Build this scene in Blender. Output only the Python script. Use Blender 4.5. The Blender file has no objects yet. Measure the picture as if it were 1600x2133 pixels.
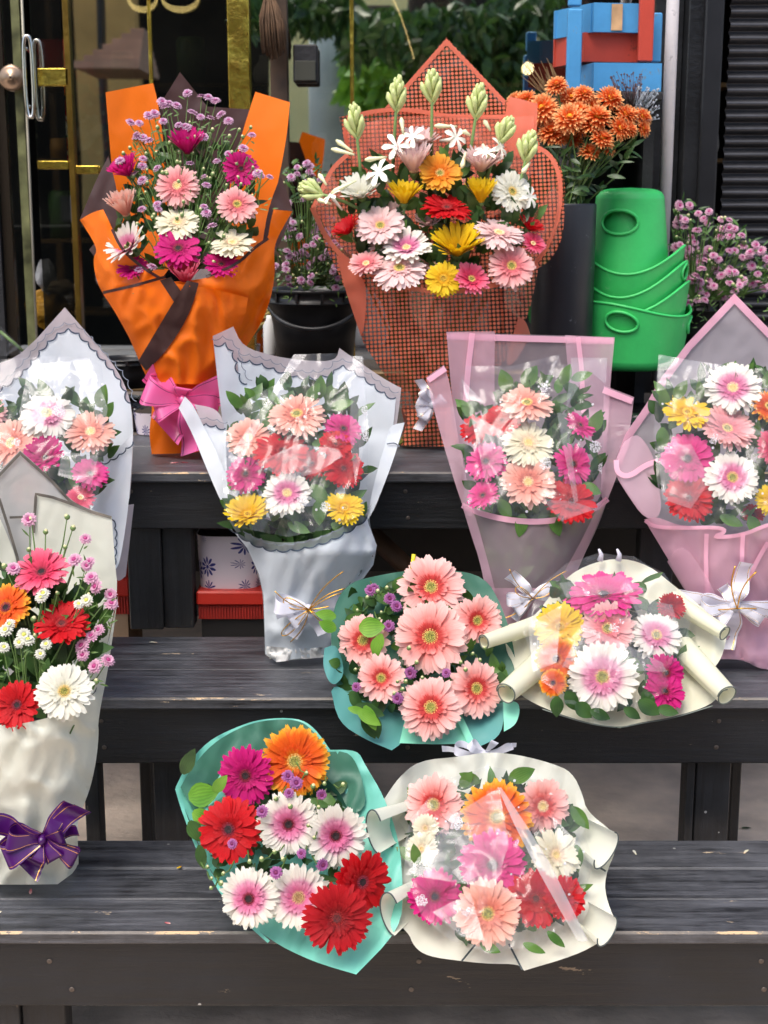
import bpy, math, random
from mathutils import Vector, Matrix, noise
from mathutils.geometry import delaunay_2d_cdt
R = math.radians
sc = bpy.context.scene
COL = sc.collection
random.seed(7)

# ---------------------------------------------------------------- camera
F, PIT, CH = 3000.0, R(12.2), 1.435
cam = bpy.data.cameras.new('camera'); cam_o = bpy.data.objects.new('camera', cam); COL.objects.link(cam_o)
cam.sensor_fit = 'HORIZONTAL'; cam.sensor_width = 36.0; cam.lens = F / 1600 * 36.0
cam.clip_start = 0.05; cam.clip_end = 300
cam_o.location = (0, 0, CH); cam_o.rotation_euler = (math.pi / 2 - PIT, 0, 0)
cam.dof.use_dof = True; cam.dof.focus_distance = 2.45; cam.dof.aperture_fstop = 11.0
sc.camera = cam_o

# ---------------------------------------------------------------- world, sun, exposure
w = bpy.data.worlds.new('World'); sc.world = w; w.use_nodes = True
nt = w.node_tree; bg = nt.nodes['Background']
sky = nt.nodes.new('ShaderNodeTexSky'); sky.sky_type = 'NISHITA'; sky.sun_disc = False
SUN_EL, SUN_ROT = R(62), R(212)
sky.sun_elevation = SUN_EL; sky.sun_rotation = SUN_ROT
sky.air_density = 1.0; sky.dust_density = 4.0; sky.ozone_density = 1.0
nt.links.new(sky.outputs[0], bg.inputs[0]); bg.inputs[1].default_value = 0.145
sun = bpy.data.lights.new('sun', 'SUN'); sun.energy = 1.15; sun.angle = R(30); sun.color = (1, .965, .91)
sun_o = bpy.data.objects.new('sun', sun); COL.objects.link(sun_o)
d = Vector((math.sin(SUN_ROT) * math.cos(SUN_EL), math.cos(SUN_ROT) * math.cos(SUN_EL), math.sin(SUN_EL)))
sun_o.rotation_euler = d.to_track_quat('Z', 'Y').to_euler()
vs = sc.view_settings; vs.view_transform = 'Standard'; vs.look = 'None'; vs.exposure = 0.95; vs.gamma = 1.0
vs.use_curve_mapping = False
cy = sc.cycles
cy.use_denoising = True
cy.max_bounces = 8; cy.diffuse_bounces = 3; cy.glossy_bounces = 3; cy.transmission_bounces = 4
cy.transparent_max_bounces = 24; cy.sample_clamp_indirect = 4.0
cy.caustics_reflective = False; cy.caustics_refractive = False

# ---------------------------------------------------------------- helpers
CP, SP = math.cos(PIT), math.sin(PIT)
def P(px, py, Y):
    """world point that stands at distance Y in front of the lens in the direction (px, py)"""
    dx, dy = (px - 800) / F, (1066.5 - py) / F
    diry = CP + dy * SP; dirz = -SP + dy * CP
    t = Y / diry
    return Vector((dx * t, Y, CH + dirz * t))
def mpp(py, Y):
    dy = (1066.5 - py) / F
    return Y / (CP + dy * SP) / F
def L(r, g, b, k=1.0):
    f = lambda c: ((c / 255) / 12.92 if c <= 10 else (((c / 255) + .055) / 1.055) ** 2.4) * k
    return (f(r), f(g), f(b), 1.0)
def lerp(a, b, t): return a + (b - a) * t
def table(rows, y):
    """rows of numbers keyed by their first one, interpolated"""
    if y <= rows[0][0]: return rows[0][1:]
    for a, b in zip(rows, rows[1:]):
        if y <= b[0]:
            t = (y - a[0]) / (b[0] - a[0])
            return [lerp(p, q, t) for p, q in zip(a[1:], b[1:])]
    return rows[-1][1:]

def tag(o, label=None, cat=None, group=None, kind=None):
    if label: o['label'] = label
    if cat: o['category'] = cat
    if group: o['group'] = group
    if kind: o['kind'] = kind
    return o
def thing(name, loc, label, cat, group=None):
    o = bpy.data.objects.new(name, None); COL.objects.link(o); o.location = loc; o.empty_display_size = .05
    return tag(o, label, cat, group)

class MB:
    def __init__(s): s.v = []; s.f = []; s.uv = []; s.mi = []; s.sm = []
    def vert(s, p, uv=(0, 0)): s.v.append(tuple(p)); s.uv.append(uv); return len(s.v) - 1
    def face(s, idx, mi=0, smooth=True): s.f.append(tuple(idx)); s.mi.append(mi); s.sm.append(smooth)
    def grid(s, rows, uvs=None, mi=0, smooth=True, closed=False):
        n, m = len(rows), len(rows[0]); base = len(s.v)
        for i in range(n):
            for j in range(m):
                s.vert(rows[i][j], uvs[i][j] if uvs else (j / max(1, m - 1), i / max(1, n - 1)))
        for i in range(n - 1):
            for j in range(m if closed else m - 1):
                k = (j + 1) % m
                s.face((base + i * m + j, base + i * m + k, base + (i + 1) * m + k, base + (i + 1) * m + j), mi, smooth)
    def box(s, a, b, mi=0, M=None, bev=0.0, edge=None):
        x0, y0, z0 = a; x1, y1, z1 = b
        if bev <= 0:
            pts = [(x, y, z) for z in (z0, z1) for y in (y0, y1) for x in (x0, x1)]
            fs = [(0, 2, 3, 1), (4, 5, 7, 6), (0, 1, 5, 4), (2, 6, 7, 3), (0, 4, 6, 2), (1, 3, 7, 5)]
        else:
            pts = []; 
            for iz, z in enumerate((z0, z1)):
                for iy, y in enumerate((y0, y1)):
                    for ix, x in enumerate((x0, x1)):
                        sx, sy, sz = (1 - 2 * ix) * bev, (1 - 2 * iy) * bev, (1 - 2 * iz) * bev
                        pts += [(x, y + sy, z + sz), (x + sx, y, z + sz), (x + sx, y + sy, z)]
            c = lambda ix, iy, iz, k: (iz * 4 + iy * 2 + ix) * 3 + k
            fs = [(c(0,0,0,2), c(0,1,0,2), c(1,1,0,2), c(1,0,0,2)), (c(0,0,1,2), c(1,0,1,2), c(1,1,1,2), c(0,1,1,2)),
                  (c(0,0,0,1), c(1,0,0,1), c(1,0,1,1), c(0,0,1,1)), (c(0,1,0,1), c(0,1,1,1), c(1,1,1,1), c(1,1,0,1)),
                  (c(0,0,0,0), c(0,0,1,0), c(0,1,1,0), c(0,1,0,0)), (c(1,0,0,0), c(1,1,0,0), c(1,1,1,0), c(1,0,1,0))]
            for iy in (0, 1):
                for iz in (0, 1): fs.append((c(0,iy,iz,1), c(1,iy,iz,1), c(1,iy,iz,2), c(0,iy,iz,2), 'e' if (iy, iz) == (0, 1) else 'n'))
            for ix in (0, 1):
                for iz in (0, 1): fs.append((c(ix,0,iz,0), c(ix,1,iz,0), c(ix,1,iz,2), c(ix,0,iz,2)))
                for iy in (0, 1): fs.append((c(ix,iy,0,0), c(ix,iy,1,0), c(ix,iy,1,1), c(ix,iy,0,1)))
            for ix in (0, 1):
                for iy in (0, 1):
                    for iz in (0, 1): fs.append((c(ix,iy,iz,0), c(ix,iy,iz,1), c(ix,iy,iz,2)))
        b0 = len(s.v)
        for p in pts:
            q = M @ Vector(p) if M else Vector(p)
            s.vert(q, (p[0] + p[1], p[2]))
        for f in fs:
            e = f[-1] if isinstance(f[-1], str) else ''
            s.face([b0 + i for i in f if not isinstance(i, str)], edge if e == 'e' and edge is not None else mi, False)
    def tube(s, pts, r, n=8, mi=0, cap=True, flat=1.0):
        pts = [Vector(p) for p in pts]; m = len(pts); rr = r if isinstance(r, (list, tuple)) else [r] * m
        rows = []; up = None
        for i, p in enumerate(pts):
            t = (pts[min(i + 1, m - 1)] - pts[max(i - 1, 0)])
            if t.length < 1e-9: t = Vector((0, 0, 1))
            t.normalize()
            if up is None: up = Vector((0, 0, 1)) if abs(t.z) < .9 else Vector((0, 1, 0))
            a = t.cross(up)
            if a.length < 1e-6: a = t.cross(Vector((1, 0, 0)))
            a.normalize(); b = a.cross(t).normalized(); up = b
            rows.append([p + (a * math.cos(k * 2 * math.pi / n) + b * flat * math.sin(k * 2 * math.pi / n)) * rr[i] for k in range(n)])
        b0 = len(s.v); s.grid(rows, None, mi, True, True)
        if cap:
            s.face([b0 + k for k in range(n)][::-1], mi, False); s.face([b0 + (m - 1) * n + k for k in range(n)], mi, False)
    def lathe(s, prof, c=(0, 0, 0), n=32, mi=0, cap=False, M=None):
        """prof: (r, z) pairs"""
        rows = []
        for r, z in prof:
            row = []
            for k in range(n):
                p = Vector((c[0] + r * math.cos(k * 2 * math.pi / n), c[1] + r * math.sin(k * 2 * math.pi / n), c[2] + z))
                row.append(M @ p if M else p)
            rows.append(row)
        b0 = len(s.v); s.grid(rows, None, mi, True, True)
        if cap:
            s.face([b0 + k for k in range(n)][::-1], mi, False); s.face([b0 + (len(prof) - 1) * n + k for k in range(n)], mi, False)
    def obj(s, name, mats, parent=None, world=True):
        me = bpy.data.meshes.new(name)
        off = parent.matrix_world.translation if False else None
        vs_ = s.v
        if parent is not None and world:
            lx, ly, lz = root_loc(parent)
            vs_ = [(x - lx, y - ly, z - lz) for x, y, z in s.v]
        me.from_pydata(vs_, [], s.f)
        uvl = me.uv_layers.new(name='UVMap')
        li = [0] * len(me.loops); me.loops.foreach_get('vertex_index', li)
        flat = []
        for i in li: flat += s.uv[i]
        uvl.data.foreach_set('uv', flat)
        me.polygons.foreach_set('material_index', s.mi)
        me.polygons.foreach_set('use_smooth', s.sm)
        for m in (mats if isinstance(mats, (list, tuple)) else [mats]): me.materials.append(m)
        me.update()
        o = bpy.data.objects.new(name, me); COL.objects.link(o)
        if parent is not None: o.parent = parent
        return o
def root_loc(o):
    l = Vector((0, 0, 0))
    while o is not None: l = l + o.location; o = o.parent
    return l

# ---------------------------------------------------------------- materials
MATS = {}
def nodes(name):
    m = bpy.data.materials.new(name); m.use_nodes = True
    n = m.node_tree.nodes; b = n['Principled BSDF']
    return m, n, m.node_tree.links, b
def ramp(n, stops, interp='LINEAR'):
    r = n.new('ShaderNodeValToRGB'); cr = r.color_ramp; cr.interpolation = interp
    while len(cr.elements) < len(stops): cr.elements.new(.5)
    for e, (p, c) in zip(cr.elements, stops): e.position = p; e.color = c if len(c) == 4 else (*c, 1)
    return r
def plain(name, col, rough=.5, metal=0.0, spec=.5, bump=0.0, bscale=60, var=0.0, vscale=12, sheen=0, emit=None, coat=0):
    if name in MATS: return MATS[name]
    m, n, l, b = nodes(name)
    b.inputs['Base Color'].default_value = col; b.inputs['Roughness'].default_value = rough
    b.inputs['Metallic'].default_value = metal; b.inputs['Specular IOR Level'].default_value = spec
    b.inputs['Coat Weight'].default_value = coat
    tc = n.new('ShaderNodeTexCoord')
    if var > 0:
        nz = n.new('ShaderNodeTexNoise'); nz.inputs['Scale'].default_value = vscale; nz.inputs['Detail'].default_value = 6
        l.new(tc.outputs['Object'], nz.inputs['Vector'])
        c1 = tuple(c * (1 - var) for c in col[:3]); c2 = tuple(min(1, c * (1 + var)) for c in col[:3])
        r = ramp(n, [(.3, c1), (.7, c2)]); l.new(nz.outputs['Fac'], r.inputs[0]); l.new(r.outputs[0], b.inputs['Base Color'])
    if bump > 0:
        nz = n.new('ShaderNodeTexNoise'); nz.inputs['Scale'].default_value = bscale; nz.inputs['Detail'].default_value = 5
        l.new(tc.outputs['Object'], nz.inputs['Vector'])
        bp = n.new('ShaderNodeBump'); bp.inputs['Strength'].default_value = bump; bp.inputs['Distance'].default_value = .01
        l.new(nz.outputs['Fac'], bp.inputs['Height']); l.new(bp.outputs[0], b.inputs['Normal'])
    if emit: b.inputs['Emission Color'].default_value = col; b.inputs['Emission Strength'].default_value = emit
    MATS[name] = m; return m

def paper(name, col, rough=.4, alpha=1.0, transl=.3, bump=.15, spec=.4, var=.05):
    """wrapping paper / frosted film: seen from both sides, some light passes"""
    if name in MATS: return MATS[name]
    m, n, l, b = nodes(name); out = n['Material Output']
    b.inputs['Base Color'].default_value = col; b.inputs['Roughness'].default_value = rough; b.inputs['Specular IOR Level'].default_value = spec
    tc = n.new('ShaderNodeTexCoord')
    nz = n.new('ShaderNodeTexNoise'); nz.inputs['Scale'].default_value = 9; nz.inputs['Detail'].default_value = 4; l.new(tc.outputs['Object'], nz.inputs['Vector'])
    r = ramp(n, [(.3, tuple(c * (1 - var) for c in col[:3])), (.7, tuple(min(1, c * (1 + var)) for c in col[:3]))])
    l.new(nz.outputs['Fac'], r.inputs[0]); l.new(r.outputs[0], b.inputs['Base Color'])
    n2 = n.new('ShaderNodeTexNoise'); n2.inputs['Scale'].default_value = 14; n2.inputs['Detail'].default_value = 3; n2.inputs['Distortion'].default_value = .6
    l.new(tc.outputs['Object'], n2.inputs['Vector']); n2.noise_type = 'RIDGED_MULTIFRACTAL'; n2.inputs['Scale'].default_value = 5.5
    bp = n.new('ShaderNodeBump'); bp.inputs['Strength'].default_value = bump * 1.5; bp.inputs['Distance'].default_value = .02
    l.new(n2.outputs['Fac'], bp.inputs['Height']); l.new(bp.outputs[0], b.inputs['Normal'])
    tr = n.new('ShaderNodeBsdfTranslucent'); l.new(r.outputs[0], tr.inputs[0])
    mx = n.new('ShaderNodeMixShader'); mx.inputs[0].default_value = transl
    l.new(b.outputs[0], mx.inputs[1]); l.new(tr.outputs[0], mx.inputs[2])
    last = mx
    if alpha < 1:
        tp = n.new('ShaderNodeBsdfTransparent'); m2 = n.new('ShaderNodeMixShader'); m2.inputs[0].default_value = alpha
        l.new(tp.outputs[0], m2.inputs[1]); l.new(mx.outputs[0], m2.inputs[2]); last = m2
    l.new(last.outputs[0], out.inputs[0])
    MATS[name] = m; return m

def petal_mat(name, stops, streak=.12, transl=.28):
    m, n, l, b = nodes('petal_' + name); out = n['Material Output']
    b.inputs['Roughness'].default_value = .55; b.inputs['Specular IOR Level'].default_value = .3
    uv = n.new('ShaderNodeUVMap'); sep = n.new('ShaderNodeSeparateXYZ'); l.new(uv.outputs[0], sep.inputs[0])
    mp = n.new('ShaderNodeMapping'); mp.inputs['Scale'].default_value = (9, .8, 1); l.new(uv.outputs[0], mp.inputs[0])
    nz = n.new('ShaderNodeTexNoise'); nz.inputs['Scale'].default_value = 2.2; nz.inputs['Detail'].default_value = 3; l.new(mp.outputs[0], nz.inputs['Vector'])
    ma = n.new('ShaderNodeMath'); ma.operation = 'MULTIPLY_ADD'; l.new(nz.outputs['Fac'], ma.inputs[0]); ma.inputs[1].default_value = .30
    sb = n.new('ShaderNodeMath'); sb.operation = 'SUBTRACT'; l.new(sep.outputs['Y'], sb.inputs[0]); sb.inputs[1].default_value = .15
    l.new(sb.outputs[0], ma.inputs[2])
    r = ramp(n, stops); l.new(ma.outputs[0], r.inputs[0])
    r2 = ramp(n, [(.3, (1 - streak, 1 - streak, 1 - streak)), (.62, (1, 1, 1))]); l.new(nz.outputs['Fac'], r2.inputs[0])
    mu = n.new('ShaderNodeMixRGB'); mu.blend_type = 'MULTIPLY'; mu.inputs[0].default_value = 1
    l.new(r.outputs[0], mu.inputs[1]); l.new(r2.outputs[0], mu.inputs[2])
    l.new(mu.outputs[0], b.inputs['Base Color'])
    bp = n.new('ShaderNodeBump'); bp.inputs['Strength'].default_value = .35; bp.inputs['Distance'].default_value = .002
    l.new(nz.outputs['Fac'], bp.inputs['Height']); l.new(bp.outputs[0], b.inputs['Normal'])
    tr = n.new('ShaderNodeBsdfTranslucent'); l.new(mu.outputs[0], tr.inputs[0])
    mx = n.new('ShaderNodeMixShader'); mx.inputs[0].default_value = transl
    l.new(b.outputs[0], mx.inputs[1]); l.new(tr.outputs[0], mx.inputs[2]); l.new(mx.outputs[0], out.inputs[0])
    return m
K = .86
PET = {
 'peach':  petal_mat('peach',  [(0, L(226,120,105,K)), (.38, L(248,160,138,K)), (.75, L(255,198,178,K)), (1, L(255,214,198,K))]),
 'pink':   petal_mat('pink',   [(0, L(228,100,110,K)), (.42, L(246,145,150,K)), (.8, L(255,196,192,K)), (1, L(255,212,205,K))]),
 'pale':   petal_mat('pale',   [(0, L(244,180,178,K)), (.4, L(254,212,208,K)), (1, L(255,230,226,K))]),
 'salmon': petal_mat('salmon', [(0, L(205,50,45,K)), (.30, L(230,84,80,K)), (.48, L(250,158,150,.95)), (.72, L(255,196,188,.95)), (1, L(255,214,206,.95))]),
 'coral':  petal_mat('coral',  [(0, L(210,60,90,K)), (.5, L(240,70,110,K)), (1, L(250,135,160,K))]),
 'hot':    petal_mat('hot',    [(0, L(190,20,110,K)), (.4, L(225,30,130,K)), (1, L(242,80,160,K))]),
 'magenta':petal_mat('magenta',[(0, L(140,0,70,K)), (.3, L(200,5,110,K)), (1, L(222,25,135,K))]),
 'red':    petal_mat('red',    [(0, L(120,5,12,K)), (.25, L(195,8,22,K)), (1, L(222,18,30,K))]),
 'darkred':petal_mat('darkred',[(0, L(100,5,15,K)), (.3, L(165,8,20,K)), (1, L(200,14,30,K))]),
 'white':  petal_mat('white',  [(0, L(235,232,190,K)), (.3, L(245,243,225,K)), (1, L(252,252,240,K))], .10),
 'cream':  petal_mat('cream',  [(0, L(245,205,170,K)), (.35, L(248,238,205,K)), (1, L(250,248,222,K))], .10),
 'whitepink': petal_mat('whitepink', [(0, L(228,110,160,K)), (.30, L(234,130,172,K)), (.48, L(240,168,196,K)), (.62, L(250,240,230,K)), (1, L(252,252,238,K))], .08),
 'yellow': petal_mat('yellow', [(0, L(232,150,5,K)), (.35, L(248,198,10,K)), (1, L(252,220,35,K))]),
 'orange': petal_mat('orange', [(0, L(240,160,30,K)), (.3, L(235,80,15,K)), (.72, L(250,110,20,K)), (.95, L(254,190,50,K))]),
 'amber':  petal_mat('amber',  [(0, L(235,120,15,K)), (.35, L(250,140,15,K)), (1, L(252,190,60,K))]),
 'mum':    petal_mat('mum',    [(0, L(248,190,50,1)), (.35, L(240,104,40,1)), (.7, L(248,132,66,1)), (1, L(255,208,140,1))], .2),
 'lilac':  petal_mat('lilac',  [(0, L(180,90,150,K)), (.3, L(214,150,196,K)), (1, L(242,208,232,K))]),
 'spink':  petal_mat('spink',  [(0, L(195,70,140,K)), (.3, L(230,150,192,K)), (1, L(246,204,224,K))]),
 'purple': petal_mat('purple', [(0, L(110,40,90,K)), (.4, L(165,80,150,K)), (1, L(200,130,190,K))]),
 'swhite': petal_mat('swhite', [(0, L(225,225,150,K)), (.4, L(240,240,220,K)), (1, L(250,250,240,K))]),
}
def disc_mat(name, c1, c2):
    m, n, l, b = nodes('disc_' + name); b.inputs['Roughness'].default_value = .7
    tc = n.new('ShaderNodeTexCoord'); v = n.new('ShaderNodeTexVoronoi'); v.inputs['Scale'].default_value = 900
    l.new(tc.outputs['Object'], v.inputs['Vector'])
    r = ramp(n, [(.15, c1), (.6, c2)]); l.new(v.outputs['Distance'], r.inputs[0]); l.new(r.outputs[0], b.inputs['Base Color'])
    bp = n.new('ShaderNodeBump'); bp.inputs['Strength'].default_value = .8; bp.inputs['Distance'].default_value = .001; bp.invert = True
    l.new(v.outputs['Distance'], bp.inputs['Height']); l.new(bp.outputs[0], b.inputs['Normal'])
    return m
DISC = {
 'dark': (disc_mat('dark', L(60,20,30), L(20,6,12)), plain('stamen_dark', L(150,40,60), .6)),
 'green': (disc_mat('green', L(215,205,90), L(70,75,25)), plain('stamen_green', L(240,205,120), .6)),
 'cream': (disc_mat('cream', L(240,220,160), L(190,160,90)), plain('stamen_cream', L(250,225,180), .6)),
 'tan': (disc_mat('tan', L(215,180,125), L(120,85,55)), plain('stamen_tan', L(225,190,140), .6)),
 'redc': (disc_mat('redc', L(130,30,30), L(60,10,12)), plain('stamen_red', L(175,40,40), .6)),
 'yel': (disc_mat('yel', L(235,190,30), L(120,85,10)), plain('stamen_yellow', L(240,205,60), .6)),
}
M_STEM = plain('stem_green', L(96,128,62, .8), .5, var=.25, vscale=25)
M_SEPAL = plain('sepal_green', L(110,140,80, .8), .55, var=.2, vscale=60)
def leaf_mat(name, c1, c2):
    m, n, l, b = nodes(name); out = n['Material Output']; b.inputs['Roughness'].default_value = .38; b.inputs['Specular IOR Level'].default_value = .5
    uv = n.new('ShaderNodeUVMap'); sep = n.new('ShaderNodeSeparateXYZ'); l.new(uv.outputs[0], sep.inputs[0])
    tc = n.new('ShaderNodeTexCoord'); nz = n.new('ShaderNodeTexNoise'); nz.inputs['Scale'].default_value = 22; l.new(tc.outputs['Object'], nz.inputs['Vector'])
    r = ramp(n, [(.32, c1), (.68, c2)]); l.new(nz.outputs['Fac'], r.inputs[0])
    wv = n.new('ShaderNodeTexWave'); wv.inputs['Scale'].default_value = 2.2; wv.inputs['Distortion'].default_value = 1.0; l.new(uv.outputs[0], wv.inputs['Vector'])
    mx0 = n.new('ShaderNodeMixRGB'); mx0.blend_type = 'MULTIPLY'; mx0.inputs[0].default_value = .25; l.new(r.outputs[0], mx0.inputs[1]); l.new(wv.outputs['Color'], mx0.inputs[2])
    l.new(mx0.outputs[0], b.inputs['Base Color'])
    tr = n.new('ShaderNodeBsdfTranslucent'); l.new(mx0.outputs[0], tr.inputs[0])
    mx = n.new('ShaderNodeMixShader'); mx.inputs[0].default_value = .25; l.new(b.outputs[0], mx.inputs[1]); l.new(tr.outputs[0], mx.inputs[2]); l.new(mx.outputs[0], out.inputs[0])
    return m
M_LEAFD = leaf_mat('leaf_dark', L(38,68,32), L(74,112,54))
M_LEAF = leaf_mat('leaf_mid', L(66,108,46), L(108,150,70))
M_LEAFB = leaf_mat('leaf_bright', L(92,150,40), L(140,190,70))

def cello_mat(name='cellophane', veil=.07, gloss=.16, dots=True):
    """clear florists' film printed with white specks and small white roses"""
    if name in MATS: return MATS[name]
    m, n, l, b = nodes(name); out = n['Material Output']; n.remove(b)
    tp = n.new('ShaderNodeBsdfTransparent'); gl = n.new('ShaderNodeBsdfGlossy'); gl.inputs['Roughness'].default_value = .11; gl.inputs[0].default_value = (.97, .98, 1, 1)
    tcb = n.new('ShaderNodeTexCoord'); nb = n.new('ShaderNodeTexNoise'); nb.inputs['Scale'].default_value = 9; nb.inputs['Detail'].default_value = 2; nb.inputs['Distortion'].default_value = 1.4; l.new(tcb.outputs['Object'], nb.inputs['Vector'])
    bpb = n.new('ShaderNodeBump'); bpb.inputs['Strength'].default_value = .6; bpb.inputs['Distance'].default_value = .02; l.new(nb.outputs['Fac'], bpb.inputs['Height']); l.new(bpb.outputs[0], gl.inputs['Normal'])
    df = n.new('ShaderNodeBsdfDiffuse'); df.inputs[0].default_value = (.85, .88, .92, 1)
    tl = n.new('ShaderNodeBsdfTranslucent'); tl.inputs[0].default_value = (.85, .88, .92, 1)
    dd = n.new('ShaderNodeMixShader'); dd.inputs[0].default_value = .4; l.new(df.outputs[0], dd.inputs[1]); l.new(tl.outputs[0], dd.inputs[2])
    lw0 = n.new('ShaderNodeLayerWeight'); lw0.inputs[0].default_value = .28; lw = n.new('ShaderNodeMath'); lw.operation = 'POWER'; l.new(lw0.outputs['Facing'], lw.inputs[0]); lw.inputs[1].default_value = 1.6
    ad = n.new('ShaderNodeMath'); ad.operation = 'MULTIPLY_ADD'; l.new(lw.outputs[0], ad.inputs[0]); ad.inputs[1].default_value = .26; ad.inputs[2].default_value = gloss * .22; ad.use_clamp = True
    m1 = n.new('ShaderNodeMixShader'); l.new(ad.outputs[0], m1.inputs[0]); l.new(tp.outputs[0], m1.inputs[1]); l.new(gl.outputs[0], m1.inputs[2])
    # specks
    uv = n.new('ShaderNodeUVMap')
    v = n.new('ShaderNodeTexVoronoi'); v.inputs['Scale'].default_value = 1 / 34; l.new(uv.outputs[0], v.inputs['Vector'])
    lt = n.new('ShaderNodeMath'); lt.operation = 'LESS_THAN'; l.new(v.outputs['Distance'], lt.inputs[0]); lt.inputs[1].default_value = .085
    v2 = n.new('ShaderNodeTexVoronoi'); v2.inputs['Scale'].default_value = 1 / 92; l.new(uv.outputs[0], v2.inputs['Vector'])
    nz = n.new('ShaderNodeTexNoise'); nz.inputs['Scale'].default_value = .16; nz.inputs['Detail'].default_value = 1; l.new(uv.outputs[0], nz.inputs['Vector'])
    ma = n.new('ShaderNodeMath'); ma.operation = 'MULTIPLY_ADD'; l.new(nz.outputs['Fac'], ma.inputs[0]); ma.inputs[1].default_value = .12; l.new(v2.outputs['Distance'], ma.inputs[2])
    l2 = n.new('ShaderNodeMath'); l2.operation = 'LESS_THAN'; l.new(ma.outputs[0], l2.inputs[0]); l2.inputs[1].default_value = .205
    g2 = n.new('ShaderNodeMath'); g2.operation = 'MULTIPLY'; l.new(l2.outputs[0], g2.inputs[0])
    n3 = n.new('ShaderNodeTexNoise'); n3.inputs['Scale'].default_value = .28; l.new(uv.outputs[0], n3.inputs['Vector'])
    r3 = ramp(n, [(.35, (.1, .1, .1)), (.6, (1, 1, 1))]); l.new(n3.outputs['Fac'], r3.inputs[0]); l.new(r3.outputs[0], g2.inputs[1])
    mxx = n.new('ShaderNodeMath'); mxx.operation = 'MAXIMUM'; l.new(lt.outputs[0], mxx.inputs[0]); l.new(g2.outputs[0], mxx.inputs[1])
    sc_ = n.new('ShaderNodeMath'); sc_.operation = 'MULTIPLY_ADD'; l.new(mxx.outputs[0], sc_.inputs[0]); sc_.inputs[1].default_value = .75 if dots else 0; sc_.inputs[2].default_value = veil
    m2 = n.new('ShaderNodeMixShader'); l.new(sc_.outputs[0], m2.inputs[0]); l.new(m1.outputs[0], m2.inputs[1]); l.new(dd.outputs[0], m2.inputs[2])
    l.new(m2.outputs[0], out.inputs[0])
    MATS[name] = m; return m
def mesh_film_mat(name, col, back):
    """plastic film printed with rows of coloured dots, see-through between them"""
    m, n, l, b = nodes(name); out = n['Material Output']
    b.inputs['Base Color'].default_value = col; b.inputs['Roughness'].default_value = .3
    uv = n.new('ShaderNodeUVMap'); mp = n.new('ShaderNodeMapping'); mp.inputs['Scale'].default_value = (1 / 8.6,) * 3; mp.inputs['Rotation'].default_value = (0, 0, R(3))
    l.new(uv.outputs[0], mp.inputs[0])
    fr = n.new('ShaderNodeVectorMath'); fr.operation = 'FRACTION'; l.new(mp.outputs[0], fr.inputs[0])
    sb = n.new('ShaderNodeVectorMath'); sb.operation = 'SUBTRACT'; l.new(fr.outputs[0], sb.inputs[0]); sb.inputs[1].default_value = (.5, .5, 0)
    mz = n.new('ShaderNodeVectorMath'); mz.operation = 'MULTIPLY'; l.new(sb.outputs[0], mz.inputs[0]); mz.inputs[1].default_value = (1, 1, 0)
    ln = n.new('ShaderNodeVectorMath'); ln.operation = 'LENGTH'; l.new(mz.outputs[0], ln.inputs[0])
    lt = n.new('ShaderNodeMath'); lt.operation = 'LESS_THAN'; l.new(ln.outputs['Value'], lt.inputs[0]); lt.inputs[1].default_value = .385
    tp = n.new('ShaderNodeBsdfTransparent'); gl = n.new('ShaderNodeBsdfGlossy'); gl.inputs['Roughness'].default_value = .12
    dk = n.new('ShaderNodeBsdfDiffuse'); dk.inputs[0].default_value = back
    m0 = n.new('ShaderNodeMixShader'); m0.inputs[0].default_value = .58; l.new(tp.outputs[0], m0.inputs[1]); l.new(dk.outputs[0], m0.inputs[2])
    m1 = n.new('ShaderNodeMixShader'); m1.inputs[0].default_value = .06; l.new(m0.outputs[0], m1.inputs[1]); l.new(gl.outputs[0], m1.inputs[2])
    tr = n.new('ShaderNodeBsdfTranslucent'); tr.inputs[0].default_value = col
    mc = n.new('ShaderNodeMixShader'); mc.inputs[0].default_value = .3; l.new(b.outputs[0], mc.inputs[1]); l.new(tr.outputs[0], mc.inputs[2])
    m2 = n.new('ShaderNodeMixShader'); l.new(lt.outputs[0], m2.inputs[0]); l.new(m1.outputs[0], m2.inputs[1]); l.new(mc.outputs[0], m2.inputs[2])
    l.new(m2.outputs[0], out.inputs[0]); return m
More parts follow.
